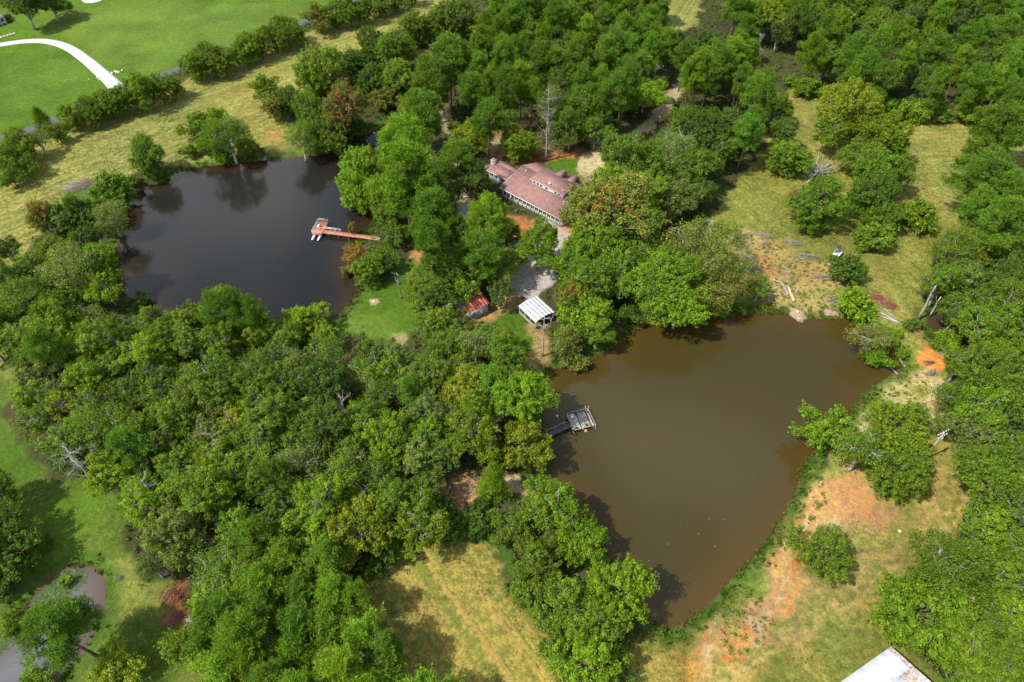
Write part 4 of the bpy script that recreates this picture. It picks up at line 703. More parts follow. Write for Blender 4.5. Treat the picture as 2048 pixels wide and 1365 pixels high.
# --- barn with white sheet roof, bottom right
a_ = at(1680, 1365, 4); bz = base_z(a_[0], a_[1])
barn = thing('barn', 'barn with big white sheet-metal roof, rust along one side', 'barn', (a_[0], a_[1], bz), R(28.35 + 0)); X0, X1, WB = -9.0, 11.3, 7.6
w_ = MB(); w_.prism([(-.4, -.6), (-.4, 3.85), (-WB, 5.9), (-2 * WB + .4, 3.85), (-2 * WB + .4, -.6)], 0, X0 + .3, X1 - .3); w_.build('wall', M['greywood'], barn)
NS = 25
for k in range(NS):
    x0, x1 = X0 + (X1 - X0) * k / NS, X0 + (X1 - X0) * (k + 1) / NS
    for s_ in (0, 1):
        for h_ in (0, 1):                       # two sheets up the slope, upper lapped over the lower
            f0, f1 = (0, .53) if h_ == 0 else (.5, 1.0); yy = lambda f: -f * WB if not s_ else -2 * WB + f * WB; zz = lambda f: 4 + 2.1 * f + .02 * h_
            q = [(x0, yy(f0), zz(f0)), (x1, yy(f0), zz(f0)), (x1, yy(f1), zz(f1)), (x0, yy(f1), zz(f1))]; q = q[::-1] if not s_ else q
            m_ = MB(); m_.sheet(q, .015)
            m_.build('roof_sheet', M['rust'] if (k >= NS - 4 and h_ == 1) or (k >= NS - 1) else M['metal2'] if (k * 7 + h_ * 3) % 11 < 3 else M['metal3'] if (k * 5 + h_) % 7 < 2 else M['metal'], barn)
rc = MB(); rc.tube([(X0, -WB, 6.13), (X1, -WB, 6.13)], .10, 6); rc.build('ridge_cap', M['metal'], barn)
# --- corner of the grey-roofed house, top left
c0 = at(14, 46); u0 = at(38, 66) - at(0, 77); ang = math.atan2(u0[1], u0[0]); gz = base_z(c0[0], c0[1])
gh_ = thing('house', 'grey-roofed house with white porch in the top left corner', 'house', (c0[0], c0[1], gz), ang)
w_ = MB(); w_.prism([(2.6, -.5), (2.6, 3.2), (7.5, 6.6), (12.4, 3.2), (12.4, -.5)], 0, -16, -1.2); w_.build('wall', M['white'], gh_)
m_ = MB(); m_.slab([(-16.4, 2.0, 2.95), (-.8, 2.0, 2.95), (-.8, 7.5, 6.8), (-16.4, 7.5, 6.8)], .15); m_.slab([(-16.4, 7.5, 6.8), (-.8, 7.5, 6.8), (-.8, 13, 2.95), (-16.4, 13, 2.95)], .15); m_.build('roof', M['greyroof'], gh_)
m_ = MB(); m_.slab([(-12, -.6, 2.5), (.1, -.6, 2.5), (.1, 2.4, 3.05), (-12, 2.4, 3.05)], .12); m_.build('porch_roof', M['greywall'], gh_)
for k in range(5): p_ = MB(); p_.box2((-.35 - k * 2.8, -.4, -.4), (-.13 - k * 2.8, -.18, 2.38)); p_.build('post', M['white'], gh_)
p_ = MB(); p_.box2((-11.9, -.35, .75), (-.36, -.27, .85)); p_.box2((-11.9, -.35, .15), (-.36, -.27, .22))
for k in range(60): p_.box2((-11.8 + k * .19, -.33, .22), (-11.76 + k * .19, -.29, .75))
p_.build('railing', M['white'], gh_)
p_ = MB(); p_.box2((-12, -.5, -.4), (0, 2.58, .12)); p_.build('porch_floor', M['greywall'], gh_); window(gh_, (-4, 2.6, 1.6), 1.2, 1.5, 0); window(gh_, (-8, 2.6, 1.6), 1.2, 1.5, 0)
for k, (x, y, s_) in enumerate([(.9, -.6, .8), (2.0, .4, 1.0), (1.6, 2.6, 1.4), (-1.4, -1.7, .7), (-3.2, -1.8, .7), (2.4, 4.6, 1.5)]):
    K = KINDS['S']['models'][0]; q = np.array([math.cos(ang) * x - math.sin(ang) * y, math.sin(ang) * x + math.cos(ang) * y]) + c0[:2]
    e = link('shrub', None, None, (q[0], q[1], gh(q[0], q[1])), k * 1.3, label=('clipped shrub at the porch corner of the grey-roofed house', 'larger shrub beside the porch of the grey-roofed house', 'shrub at the side wall of the grey-roofed house', 'low shrub below the porch rail', 'leftmost low shrub below the porch rail', 'biggest shrub at the back of the grey-roofed house')[k], category='shrub', group='shrubs around the grey-roofed house'); e.scale = (s_ * .6,) * 3
    link('trunk', K[3], e); link('crown', K[4], e).color = (.035, .07, .015, 1)
# low pale garden wall
p0, p1 = at(-12, 80), at(37, 65.5); d_ = p1 - p0; Lw = np.linalg.norm(d_); gw = thing('garden_wall', 'low pale stone garden wall on the far lawn', 'wall', (p0[0], p0[1], gh(p0[0], p0[1])), math.atan2(d_[1], d_[0]))
for k in range(int(Lw / 1.2)): m_ = MB(); m_.box2((k * 1.2 + .01, -.2, -.3), (k * 1.2 + 1.19, .2, .55 + .02 * (k % 3))); m_.build('block', M['palestone'], gw)

# ------------------------------------------------------------------ docks
def planks(parent, x0, x1, y0, y1, z, n, along, m, t=.04, gap=.012, skip=(), jit=.0):
    for k in range(n):
        if k in skip: continue
        b_ = MB(); dj = random.uniform(-jit, jit)
        if along == 'x': a0, a1 = y0 + (y1 - y0) * k / n, y0 + (y1 - y0) * (k + 1) / n - gap; b_.box2((x0 + dj, a0, z), (x1 + dj, a1, z + t))
        else: a0, a1 = x0 + (x1 - x0) * k / n, x0 + (x1 - x0) * (k + 1) / n - gap; b_.box2((a0, y0 + dj, z), (a1, y1 + dj, z + t))
        b_.build('plank', m if not isinstance(m, (list, tuple)) else random.choice(m), parent)
DZ = .1
o_ = at(600 + 270 / 11.378, 420 + 540 / 11.378, DZ); da = R(81.45)
po = thing('pontoon_platform', 'red-decked floating platform on white pontoons, white rails', 'dock', (o_[0], o_[1], 0), da)
planks(po, 0, 5.75, -2.75, 0, DZ - .04, 12, 'x', [M['redwood'], M['redwood'], M['redwood2']])
for y in (-.55, -2.2):
    m_ = MB(); m_.tube([(-1.9, y, -.62), (-1.6, y, -.70), (-1.2, y, -.72), (5.6, y, -.72), (5.9, y, -.70)], [.08, .26, .34, .34, .1], 10); m_.build('pontoon', M['whitepaint'], po, True)
for x in (.2, 2.0, 3.8, 5.5): m_ = MB(); m_.box2((x - .06, -2.7, DZ - .30), (x + .06, -.05, DZ - .042)); m_.build('beam', M['darkwood'], po)
m_ = MB(); m_.box2((-.06, -2.75, DZ - .3), (-.005, 0, DZ + .05)); m_.build('end_board', M['redwood2'], po)
def rail(parent, pts, zt, m=M['white'], step=1.15, r_=.035, mid=True):
    pts = np.array(pts, float)
    for i in range(len(pts) - 1):
        a, b_ = pts[i], pts[i + 1]; L = np.linalg.norm(b_ - a); k = max(1, round(L / step))
        for z in ((zt, zt * .55) if mid else (zt,)): q = MB(); q.tube([(a[0], a[1], DZ + z), (b_[0], b_[1], DZ + z)], r_, 5); q.build('rail', m, parent)
        for j in range(k + (i == len(pts) - 2)): c = a + (b_ - a) * j / k; q = MB(); q.tube([(c[0], c[1], DZ - .1), (c[0], c[1], DZ + zt)], r_, 5); q.build('rail_post', m, parent)
rail(po, [(.05, -2.6), (.05, -.05), (5.7, -.05), (5.7, -2.7)], .95)
# two white chairs and a low table on it
def world_of(parent, x, y, z): c, s_ = math.cos(parent.rotation_euler[2]), math.sin(parent.rotation_euler[2]); return (parent.location[0] + c * x - s_ * y, parent.location[1] + s_ * x + c * y, parent.location[2] + z)
for x, y, a, lb in ((3.4, -1.0, 2.4, 'white garden chair on the red platform, nearer the shore side'), (2.2, -1.5, .6, 'white garden chair on the red platform, nearer the open end')):
    c = thing('chair', lb, 'chair', world_of(po, x, y, DZ), da + a, 'white chairs on the red platform'); q = MB(); q.box2((-.28, -.28, .38), (.28, .28, .43)); q.build('seat', M['white'], c); q = MB(); q.box2((-.28, .24, .45), (.28, .29, .95)); q.build('backrest', M['white'], c)
    for ax in (-.24, .24):
        for ay in (-.24, .24): q = MB(); q.box2((ax - .03, ay - .03, 0), (ax + .03, ay + .03, .38)); q.build('leg', M['white'], c)
c = thing('side_table', 'small white table between the chairs on the red platform', 'table', world_of(po, 2.8, -.9, DZ), da); q = MB(); q.tube([(0, 0, .42), (0, 0, .46)], .32, 12); q.build('tabletop', M['white'], c)
for a in range(3): q = MB(); q.tube([(.05 * math.cos(a * 2.1), .05 * math.sin(a * 2.1), .42), (.22 * math.cos(a * 2.1), .22 * math.sin(a * 2.1), 0)], .02, 5); q.build('leg', M['white'], c)
# boardwalk to the shore
bw = thing('boardwalk', 'faded red boardwalk from the platform to the shore', 'boardwalk', world_of(po, 1.45, -2.9, 0), da - math.pi / 2 - .055)
planks(bw, .06, 16.5, -.8, .8, DZ - .04, 46, 'y', [M['redwood'], M['redwood2'], M['redwood2']], jit=.03)
for y in (-.6, .6): q = MB(); q.box2((0, y - .06, DZ - .25), (16.5, y + .06, DZ - .042)); q.build('beam', M['redwood'], bw)
for x in np.arange(1.5, 16.6, 3):
    for y in (-.72, .72): q = MB(); q.tube([(x, y, -2.2), (x, y, DZ + .02)], .09, 7); q.build('pile', M['darkwood'], bw)
for z in (.55, .95): q = MB(); q.box2((.1, .74, DZ + z - .05), (4.8, .82, DZ + z + .02)); q.build('rail', M['white'], bw)
for x in (.2, 1.7, 3.2, 4.7): q = MB(); q.box2((x - .05, .72, DZ - .1), (x + .05, .83, DZ + .95)); q.build('rail_post', M['white'], bw)
# --- old dock on the brown pond
DZ = -.2
o_ = at(1070 + 1080 / 13.653, 790 + 1000 / 13.653, DZ); dk = thing('plank_dock', 'weathered grey plank dock with broken rails and weeds', 'dock', (o_[0], o_[1], 0), R(15.26))
planks(dk, -.3, 4.5, .35, 4.5, DZ - .05, 22, 'y', [M['greywood'], M['greywood'], M['pale']], gap=.03, skip=(9, 19), jit=.08)
for y in (.6, 2.4, 4.2): q = MB(); q.box2((-.3, y - .08, DZ - .25), (4.5, y + .08, DZ - .052)); q.build('beam', M['darkwood'], dk)
for x in (-.2, 2.1, 4.4):
    for y in (.45, 4.4): q = MB(); q.tube([(x, y, -2.4), (x, y, DZ + (.75 if x != 2.1 else .6))], .09, 7); q.build('pile', M['greywood'], dk)
for a, b_, nm in (((-.3, 4.45, .75), (4.5, 4.5, .82), 'rail'), ((4.5, 4.6, .7), (4.75, .1, .35), 'rail'), ((.1, .1, .3), (4.75, .12, .35), 'rail'), ((-.3, 4.5, .6), (-.35, 2.3, .4), 'rail'), ((-.4, 1.6, .3), (-.1, -.5, -.3), 'rail'), ((3.9, 4.2, .3), (4.2, 5.2, .9), 'brace'), ((4.4, 4.2, .2), (4.9, 5.0, .9), 'brace'), ((4.6, .4, .4), (4.7, -.5, -.5), 'brace')):
    q = MB(); q.tube([(a[0], a[1], DZ + a[2]), (b_[0], b_[1], DZ + b_[2])], .065, 5); q.build(nm, M['white_bark'], dk)
gk = thing('gangway', 'dark sagging gangway from the shore to the plank dock', 'gangway', world_of(dk, -.45, 1.9, 0), R(15.26) + math.pi + R(14))
planks(gk, .05, 6.2, -.55, .55, DZ - .06, 24, 'y', M['darkwood'], gap=.03, jit=.05)
for y in (-.5, .5): q = MB(); q.box2((.05, y - .05, DZ - .2), (6.2, y + .05, DZ - .062)); q.build('beam', M['darkwood'], gk)
for x in (1.0, 3.2, 5.4): q = MB(); q.tube([(x, -.62, -2.2), (x, -.62, DZ + .9)], .06, 6); q.build('rail_post', M['greywood'], gk)
for z in (.85,): q = MB(); q.tube([(.1, -.62, DZ + .2), (1.0, -.62, DZ + z), (3.2, -.62, DZ + z - .1), (5.4, -.62, DZ + z)], .045, 5); q.build('rail', M['greywood'], gk)
lp = thing('lamp_pole', 'thin grey pole with a round lamp by the gangway', 'lamp', (*at(1070 + 625 / 13.65, 790 + 800 / 13.65, -1)[:2], -1.8)); q = MB(); q.tube([(0, 0, 0), (0, 0, 2.9), (-.25, .1, 3.5)], .04, 6); q.build('pole', M['greywood'], lp); q = MB(); q.tube([(-.25, .1, 3.4), (-.27, .1, 3.55), (-.3, .1, 3.75), (-.3, .1, 3.8)], [.08, .2, .2, .08], 8); q.build('lamp_head', M['white'], lp)
bn = thing('bench', 'small grey box bench on the plank dock', 'bench', world_of(dk, .75, 3.7, DZ), R(15)); q = MB(); q.box2((-.35, -.5, .38), (.35, .5, .44)); q.build('seat', M['metal2'], bn)
for y in (-.42, .42): q = MB(); q.box2((-.3, y - .04, 0), (.3, y + .04, .38)); q.build('leg', M['greywood'], bn)
by = at(1070 + 1390 / 13.65, 790 + 990 / 13.65, WATER_Z); b_ = thing('float', 'orange round float moored in front of the plank dock', 'float', (by[0], by[1], WATER_Z)); q = MB(); q.tube([(0, 0, -.25), (0, 0, -.15), (0, 0, .1), (0, 0, .3), (0, 0, .38)], [.1, .34, .42, .3, .06], 12); q.build('body', M['terracotta'], b_, True); q = MB(); q.tube([(0, 0, .36), (0, 0, .5)], .06, 8); q.build('cap', M['white'], b_)
# --- tiny jetty
j0, j1 = at(536, 298, -.6), at(525, 321, -.6); d_ = j1 - j0; jt = thing('jetty', 'tiny plank jetty with a crosswise end on the far bank', 'jetty', (j0[0], j0[1], 0), math.atan2(d_[1], d_[0])); L = np.linalg.norm(d_)
planks(jt, 0, L - 1.3, -.55, .55, -.65, 9, 'y', M['greywood'], gap=.03); planks(jt, L - 1.25, L, -1.3, 1.3, -.62, 5, 'y', M['pale'], gap=.02)
for x in (.5, L - .3):
    for y in (-.5, .5): q = MB(); q.tube([(x, y, -2.3), (x, y, -.60)], .08, 6); q.build('pile', M['darkwood'], jt)

# ------------------------------------------------------------------ dead and fallen trees, poles
def height_to(px, py0, px1, py1):
    b_ = at(px, py0); lo, hi = 0.0, 60.0
    for _ in range(40):
        m_ = (lo + hi) / 2
        if at(px1, py1, m_)[1] > b_[1]: lo = m_
        else: hi = m_
    return lo
def dead(px, py, H, Rr, limbs, label, m='white_bark', first=.4, twigs=5, seed=1, tilt=None, name='dead_tree', group=None):
    t, b_ = grow_dead(seed, H, Rr, limbs, M[m], first, 0, twigs); p = at(px, py); e = thing(name, label, 'dead tree', (p[0], p[1], gh(p[0], p[1])), seed * 1.7, group); link('trunk', t, e); link('branches', b_, e)
    if tilt: e.rotation_euler = tilt
    return e
dead(1092, 322, height_to(1092, 322, 1092, 175), 4.6, 22, 'tall dead pine with bare side branches behind the house', 'pale', .12, 6, 41)
dead(802, 598, height_to(802, 598, 793, 545), 2.6, 5, 'dead snag with broken limbs on the dark pond lawn', 'pale', .55, 1, 42)
dead(1085, 712, height_to(1085, 712, 1086, 632), 3.2, 7, 'dead trunk forking over the corner of the shelter', 'white_bark', .62, 3, 43)
dead(1067, 700, 3.6, .4, 2, 'short bare stake standing left of the forked dead trunk', 'greywood', .7, 0, 44)
dead(1350, 345, 13, 5, 18, 'grey bare tree at the wood edge beside the clearing', 'white_bark', .25, 7, 45)
dead(1300, 215, 16, 2.4, 7, 'half-bare tree beside the forest track', 'pale', .5, 4, 46)
dead(1505, 130, 12, 3.6, 12, 'pale dead tree among the top pines', 'white_bark', .3, 6, 47)
dead(1175, 400, 9, 3.0, 9, 'bare grey branches sticking out by the house corner', 'white_bark', .3, 5, 48)
dead(205, 985, 15, 4.5, 12, 'bare pale tree at the left side of the middle wood', 'white_bark', .35, 6, 49)
dead(1830, 470, 3.5, 1.4, 5, 'short bleached stump in the clearing', 'white_bark', .4, 2, 50)
dead(80, 690, 5, 3, 8, 'bare fallen branches at the left edge of the wood', 'white_bark', .2, 4, 51, (1.2, 0, .8), 'fallen_tree')
dead(560, 1062, 13, 5.5, 14, 'big bare fallen tree in the middle wood', 'pale', .3, 6, 52, (1.25, .1, -1.2), 'fallen_tree')
dead(625, 1010, 8, 4, 10, 'smaller bare fallen branches above the big fallen tree', 'white_bark', .15, 6, 53, (1.35, 0, -.9), 'fallen_tree')
dead(985, 1062, 5, 2, 6, 'pale fallen branch at the top of the bottom hay field', 'white_bark', .2, 3, 54, (1.45, 0, 1.2), 'fallen_tree')
for k, (px, py, H) in enumerate([(330, 985, 13), (460, 900, 14), (700, 820, 13), (870, 760, 12), (520, 760, 13), (260, 850, 12), (1980, 900, 9)]):
    dead(px, py + 40, H * .92, 2.6, 9, ['bare crown showing above the wood near the lily pond', 'bare crown in the heart of the middle wood', 'bare crown below the dark pond lawn', 'bare crown left of the shelter lawn', 'bare crown below the wide pine of the dark pond', 'bare crown in the left part of the middle wood', 'bare crown right of the utility pole', 'bare crown above the barn at the right edge', 'bare crown right of the dark creek pool', 'bare crown above the big fallen tree', 'bare crown above the red-roofed cabin', 'bare crown left of the big fallen tree', 'bare crown inside the orange-tinged tree'][k], 'white_bark', .35, 5, 60 + k, group='bare crowns in the woods')
e = thing('fallen_tree', 'bleached fallen crown fanning out in the clearing', 'fallen tree', (*at(1614, 368)[:2], gh(*at(1614, 368)[:2]))); r_ = np.random.default_rng(5); tr_ = MB(); br_ = MB(); b0, b1 = at(1614, 368), at(1632, 350); tr_.tube([(0, 0, .3), *( [tuple(np.append((b1 - b0)[:2] * f, .3 + .9 * f)) for f in (.5, 1)])], [.32, .28, .22], 7)
hub = np.append((b1 - b0)[:2], 1.2)
for k in range(26):
    tx, ty = r_.uniform(1586, 1694), r_.uniform(308, 352); d_ = (at(tx, ty) - b0)[:2]; e1 = np.array([d_[0], d_[1], r_.uniform(.4, 3.4)]); p = wander(hub * r_.uniform(.5, 1), e1, 5, .35, r_); br_.tube(p, np.linspace(.14, .025, 5), 4)
    for j in range(7): q = p[1 + j % 4]; v_ = (e1 - hub); v_ /= np.linalg.norm(v_); w2 = q + v_ * r_.uniform(.6, 1.8) + r_.normal(size=3) * .6; br_.tube([q, w2], [.045, .015], 3); br_.tube([(q + w2) / 2, (q + w2) / 2 + v_ * .7 + r_.normal(size=3) * .4], [.025, .01], 3)
tr_.build('trunk', M['white_bark'], e); br_.build('branches', M['white_bark'], e)
def log(px0, py0, px1, py1, r0, r1, label, m='pale', z0=None, z1=None, cut=True, name='log', group=None, branches=0, wob=.08):
    a, b_ = at(px0, py0, z0 or 0), at(px1, py1, z1 or 0); ga, gb = gh(a[0], a[1]), gh(b_[0], b_[1]); za = (ga + r0 if z0 is None else z0); zb = (gb + r1 if z1 is None else z1)
    e = thing(name, label, 'log' if name == 'log' else 'tree', (a[0], a[1], max(ga, WATER_Z)), 0, group); B1 = np.array([b_[0] - a[0], b_[1] - a[1], zb - e.location[2]]); A1 = np.array([0, 0, za - e.location[2]]); r_ = np.random.default_rng(int(px0 + py0))
    p = wander(A1, B1, 6, wob, r_); q = MB(); q.tube(p, np.linspace(r0, r1, 6), 8); q.build('trunk', M[m], e)
    if cut: d_ = (p[0] - p[1]) / np.linalg.norm(p[0] - p[1]); q = MB(); q.tube([p[0] + d_ * .004, p[0] + d_ * .03], r0 * .92, 8); q.build('cut_end', M['cutwood'], e)
    for k in range(branches): s_ = p[2 + k % 4]; q = MB(); v_ = (B1 - A1) / np.linalg.norm(B1 - A1) * r_.uniform(.8, 2) + r_.normal(size=3) * .7; v_[2] = abs(v_[2]); q.tube([s_, s_ + v_], [r1 * .7, .02], 4); q.build('branch', M[m], e)
    return e
FEL = 'felled timber above the brown pond'
log(1575, 592, 1556, 559, .34, .26, 'thick felled trunk left of the two by the pond bank', 'pale', group=FEL, branches=2); log(1587, 604, 1576, 577, .38, .32, 'thick felled trunk nearest the pond bank', 'cutwood', group=FEL)
log(1557, 566, 1539, 557, .2, .08, 'forked limb at the left of the felled trunks', 'cutwood', group=FEL, branches=2); log(1576, 564, 1571, 537, .13, .07, 'long thin limb above the felled trunks', 'pale', group=FEL, branches=3); log(1573, 539, 1560, 530, .12, .05, 'topmost pale limb of the felled tree', 'pale', group=FEL, branches=3)
log(1574, 576, 1599, 551, .16, .08, 'long limb pointing to the excavator', 'pale', group=FEL, branches=2); log(1590, 588, 1602, 571, .15, .09, 'short dark limb right of the felled trunks', 'greywood', group=FEL); log(1562, 590, 1534, 587, .16, .1, 'limb lying along the bank left of the felled trunks', 'greywood', group=FEL, branches=2)
FT = 'pale fallen trunks by the track'
log(1796, 648, 1752, 628, .26, .10, 'long bleached trunk lying by the track, lowest of the bundle', 'white_bark', group=FT, branches=4); log(1793, 645, 1757, 624, .2, .08, 'bleached trunk in the middle of the bundle by the track', 'white_bark', group=FT, branches=3); log(1790, 640, 1764, 614, .18, .07, 'bleached trunk on top of the bundle by the track', 'pale', group=FT, branches=3); log(1738, 582, 1762, 610, .07, .05, 'thin bare pole across the bright bush mound', 'white_bark', group=FT)
log(1838, 636, 1872, 572, .34, .16, 'pale trunk leaning right over the dark creek pool', 'pale', z1=9.0, name='leaning_tree', cut=False, branches=3); log(1862, 628, 1882, 594, .22, .12, 'thinner dark trunk leaning over the dark creek pool', 'greywood', z1=6.0, name='leaning_tree', cut=False, branches=2)
log(1813, 729, 1791, 708, .2, .1, 'log slanting into the brown pond below the small round bush', 'pale', z1=-.9); log(1798, 745, 1776, 731, .2, .08, 'log lying in the shallows at the pond end', 'pale', z1=-.95, branches=2)
log(1880, 700, 1893, 714, .1, .05, 'thin pole beside the orange dirt patch', 'pale'); log(905, 990, 897, 960, .42, .36, 'thick dark log lying in the cleared log yard', 'darkwood'); log(862, 985, 895, 970, .2, .15, 'long log left in the cleared log yard', 'greywood'); log(357, 1160, 318, 1126, .16, .08, 'dark trunk leaning out of the wood by the lily pond', 'bark', z1=3.0, cut=False)
# brush piles
def brush(px, py, w, d, h, n, label, m='greywood', ang=0.0, seed=0, group='brush piles in the clearing', cat='brush pile', name='brush_pile', lens=(.5, 1.0)):
    p = at(px, py); e = thing(name, label, cat, (p[0], p[1], gh(p[0], p[1])), ang, group); r_ = np.random.default_rng(seed + int(px)); q = [MB(), MB()]
    for k in range(n):
        x, y = r_.normal() * w * .25, r_.normal() * d * .25; z = max(.05, h * math.exp(-(x / w * 2.4) ** 2 - (y / d * 2.4) ** 2) * r_.random()); L = w * r_.uniform(*lens) * .5; a = r_.normal() * .45
        v_ = np.array([math.cos(a) * L, math.sin(a) * L, r_.normal() * .12 * L]); c_ = np.array([x, y, z]); q[k % 2].tube([c_ - v_ / 2, c_ + r_.normal(size=3) * .08, c_ + v_ / 2], [.035, .03, .015], 3)
    o1 = q[0].build('branches', M['brush1' if m == 'greywood' else m], e); o2 = q[1].build('branches', M['brush2' if m == 'greywood' else m], e)
    for o in (o1, o2): o['kind'] = 'stuff'
    return e
for k, (px, py, w_, d_, ang, lb) in enumerate([(1487, 474, 4.6, 3.4, .1, 'topmost brown brush pile of the left column'), (1484, 492, 5.2, 2.8, -.1, 'low brown brush pile below the topmost one'), (1531, 474, 5.4, 2.6, -.4, 'grey brush pile at the top edge of the dirt patch'), (1499, 518, 4.6, 2.4, .1, 'grey stick pile on orange soil, left side'), (1503, 539, 5.4, 2.0, -.15, 'thin stick pile below the grey stick pile'), (1587, 488, 4.4, 2.6, -.5, 'grey brush pile between the dirt patch and the mown grass'), (1620, 516, 6.2, 3.0, -.2, 'large grey brush pile left of the excavator'), (1644, 556, 5.0, 2.4, -.1, 'brown stick pile below the excavator'), (1663, 602, 3.2, 2.6, .2, 'pointed stick heap on sandy soil'), (1532, 490, 3.0, 1.8, .2, 'small brown brush pile on the dirt patch')]):
    brush(px, py, w_, d_, .9, 80, lb, 'greywood', ang, k, lens=(.3, 1.3))
brush(160, 372, 9, 5, 1.6, 260, 'grey brush pile on the hay strip', 'greywood', .2, 30, None); brush(172, 364, 4, 2.6, 1.2, 80, 'small reddish brush heap on top end of the grey pile', 'redleaf', .2, 31, None)
RS = 'heaps of red pine straw'
brush(1752, 596, 4.0, 2.4, 1.0, 260, 'red straw heap by the bright bush mound', 'redleaf', -.6, 32, RS, 'straw heap', 'straw_heap'); brush(1776, 612, 4.0, 3.0, 1.0, 260, 'second red straw heap beside the track', 'redleaf', -.4, 33, RS, 'straw heap', 'straw_heap'); brush(1588, 388, 3.4, 2.4, .7, 120, 'small red straw heap left of the big round tree', 'redleaf', .5, 34, RS, 'straw heap', 'straw_heap')
brush(349, 1196, 3.0, 4.4, 1.0, 300, 'upper red straw heap by the bottom left pines', 'redleaf', 1.3, 35, RS, 'straw heap', 'straw_heap'); brush(348, 1238, 3.6, 2.0, .8, 240, 'lower red straw heap by the bottom left pines', 'redleaf', .4, 36, RS, 'straw heap', 'straw_heap'); brush(384, 1241, 2.4, 1.6, .7, 80, 'pale rubble and board heap by the lower straw heap', 'white_bark', .4, 37, None, 'rubble heap', 'rubble_heap')
brush(935, 980, 7.5, 5.5, .5, 420, 'spread of pale chips and sticks in the cleared log yard', 'cutwood', .5, 38, None, 'wood chips', 'chip_heap', (.1, .4)); brush(905, 940, 6, 3, 1.2, 160, 'dark tangled debris at the back of the cleared log yard', 'darkwood', .3, 39, None); brush(1860, 726, 2.6, 1.2, .5, 60, 'dark sticks on the bright orange dirt patch', 'darkwood', .3, 40, None); brush(1862, 748, 4, 1.6, .5, 90, 'brown sticks below the bright orange dirt patch', 'greywood', .2, 41, None)
brush(1895, 700, 4, 2.5, 1, 120, 'tangled bare branches beside the dark creek pool', 'pale', -.8, 42, None); brush(240, 1155, 2, 1.0, .5, 30, 'few dark sticks at the tip of the lily pond', 'darkwood', .2, 44, None)
# mound of dug earth at the waterline, stones
def lump(name, label, cat, px, py, rx, ry, h, m, seed, group=None, z=None):
    p = at(px, py, z if z is not None else 0); e = thing(name, label, cat, (p[0], p[1], gh(p[0], p[1])), seed * .7, group); r_ = np.random.default_rng(seed); nu, nv = 12, 6; V_ = [(0, 0, h)]
    off = 1 + r_.normal(size=nu) * .14
    for j in range(1, nv + 1):
        t_ = j / nv * math.pi * .55
        for i in range(nu): a = 6.283 * i / nu; V_.append((math.cos(a) * rx * math.sin(t_) * off[i] + r_.normal() * .04 * rx, math.sin(a) * ry * math.sin(t_) * off[i] + r_.normal() * .04 * ry, h * math.cos(t_) * (1 + r_.normal() * .1) - (.0 if j < nv else .25)))
    F_ = [(0, 1 + i, 1 + (i + 1) % nu) for i in range(nu)] + [(1 + (j - 1) * nu + i, 1 + j * nu + i, 1 + j * nu + (i + 1) % nu, 1 + (j - 1) * nu + (i + 1) % nu) for j in range(1, nv) for i in range(nu)]
    q = MB(); q.add(V_, F_); q.build('rock' if cat == 'stones' else 'body', M[m], e, True); return e
em = lump('earth_mound', 'rounded mound of dug earth at the brown pond edge', 'earth mound', 1598, 626, 3.0, 1.8, .9, 'earth', 3); lump('earth_mound', 'low sandy heap right of the rounded mound at the pond edge', 'earth mound', 1664, 622, 2.2, 1.3, .5, 'earth', 4)
for (px, py, lb, k) in ((195, 157, 'pale stones at the left side of the driveway end', 11), (231, 145, 'pale stones at the right side of the driveway end', 12)):
    p = at(px, py); e = thing('stone_pile', lb, 'stones', (p[0], p[1], gh(p[0], p[1])), 0, 'stones at the driveway end'); r_ = np.random.default_rng(k)
    for j in range(14):
        q = MB(); c_ = np.array([r_.normal() * 1.5, r_.normal() * .9, .12]); rr = r_.uniform(.2, .5); q.tube([c_ - (0, 0, .2), c_ + r_.normal(size=3) * .03, c_ + (0, 0, rr * .6)], [rr * .8, rr, rr * .45], 6); q.build('stone', M['palestone'], e)
for k, (px, py, s_, lb) in enumerate([(1598, 618, .4, 'single pale rock on the rounded earth mound'), (1660, 1078, .35, 'pale rock on the mown grass near the lone round tree'), (1800, 1062, .35, 'pale rock beside the wheel tracks below the willow'), (748, 603, .3, 'flat stone on the bare spot of the pond lawn')]):
    p = at(px, py, 1.2 if k == 0 else 0); e = thing('rock', lb, 'rock', (p[0], p[1], gh(p[0], p[1]) + (1.1 if k == 0 else 0))); q = MB(); q.tube([(0, 0, -.2), (.02, 0, .1), (0, .03, s_ * .6)], [s_ * .9, s_, s_ * .4], 7); q.build('body', M['palestone'], e)
# utility pole
HP = 9.5; p = at(1888, 866, HP); up_ = thing('utility_pole', 'wooden utility pole with crossarms and white insulators', 'utility pole', (p[0], p[1], gh(p[0], p[1])), R(25)); q = MB(); q.tube([(0, 0, -.5), (0, 0, HP + .4)], [.16, .11], 8); q.build('pole', M['greywood'], up_)
for z, L, yy in ((HP, 1.5, .14), (HP - .9, 1.25, -.14)):
    q = MB(); q.box2((-L, yy - .06, z - .07), (L, yy + .06, z + .07)); ca = q.build('crossarm', M['white_bark'], up_)
    for k in range(5): x = -L + .12 + k * (2 * L - .24) / 4; q = MB(); q.tube([(x, yy, z + .07), (x, yy, z + .16), (x, yy, z + .32)], [.05, .09, .07], 7); q.build('insulator', M['white'], ca)
for s_ in (-1, 1): q = MB(); q.tube([(s_ * .9, .14, HP - .05), (0, .12, HP - 1.0)], .035, 4); q.build('brace', M['steel'], up_)
q = MB(); q.tube([(.3, -.2, HP - 2.1), (.3, -.2, HP - 2.0), (.3, -.2, HP - 1.3), (.3, -.2, HP - 1.2)], [.15, .22, .22, .12], 9); q.build('transformer', M['metal2'], up_)

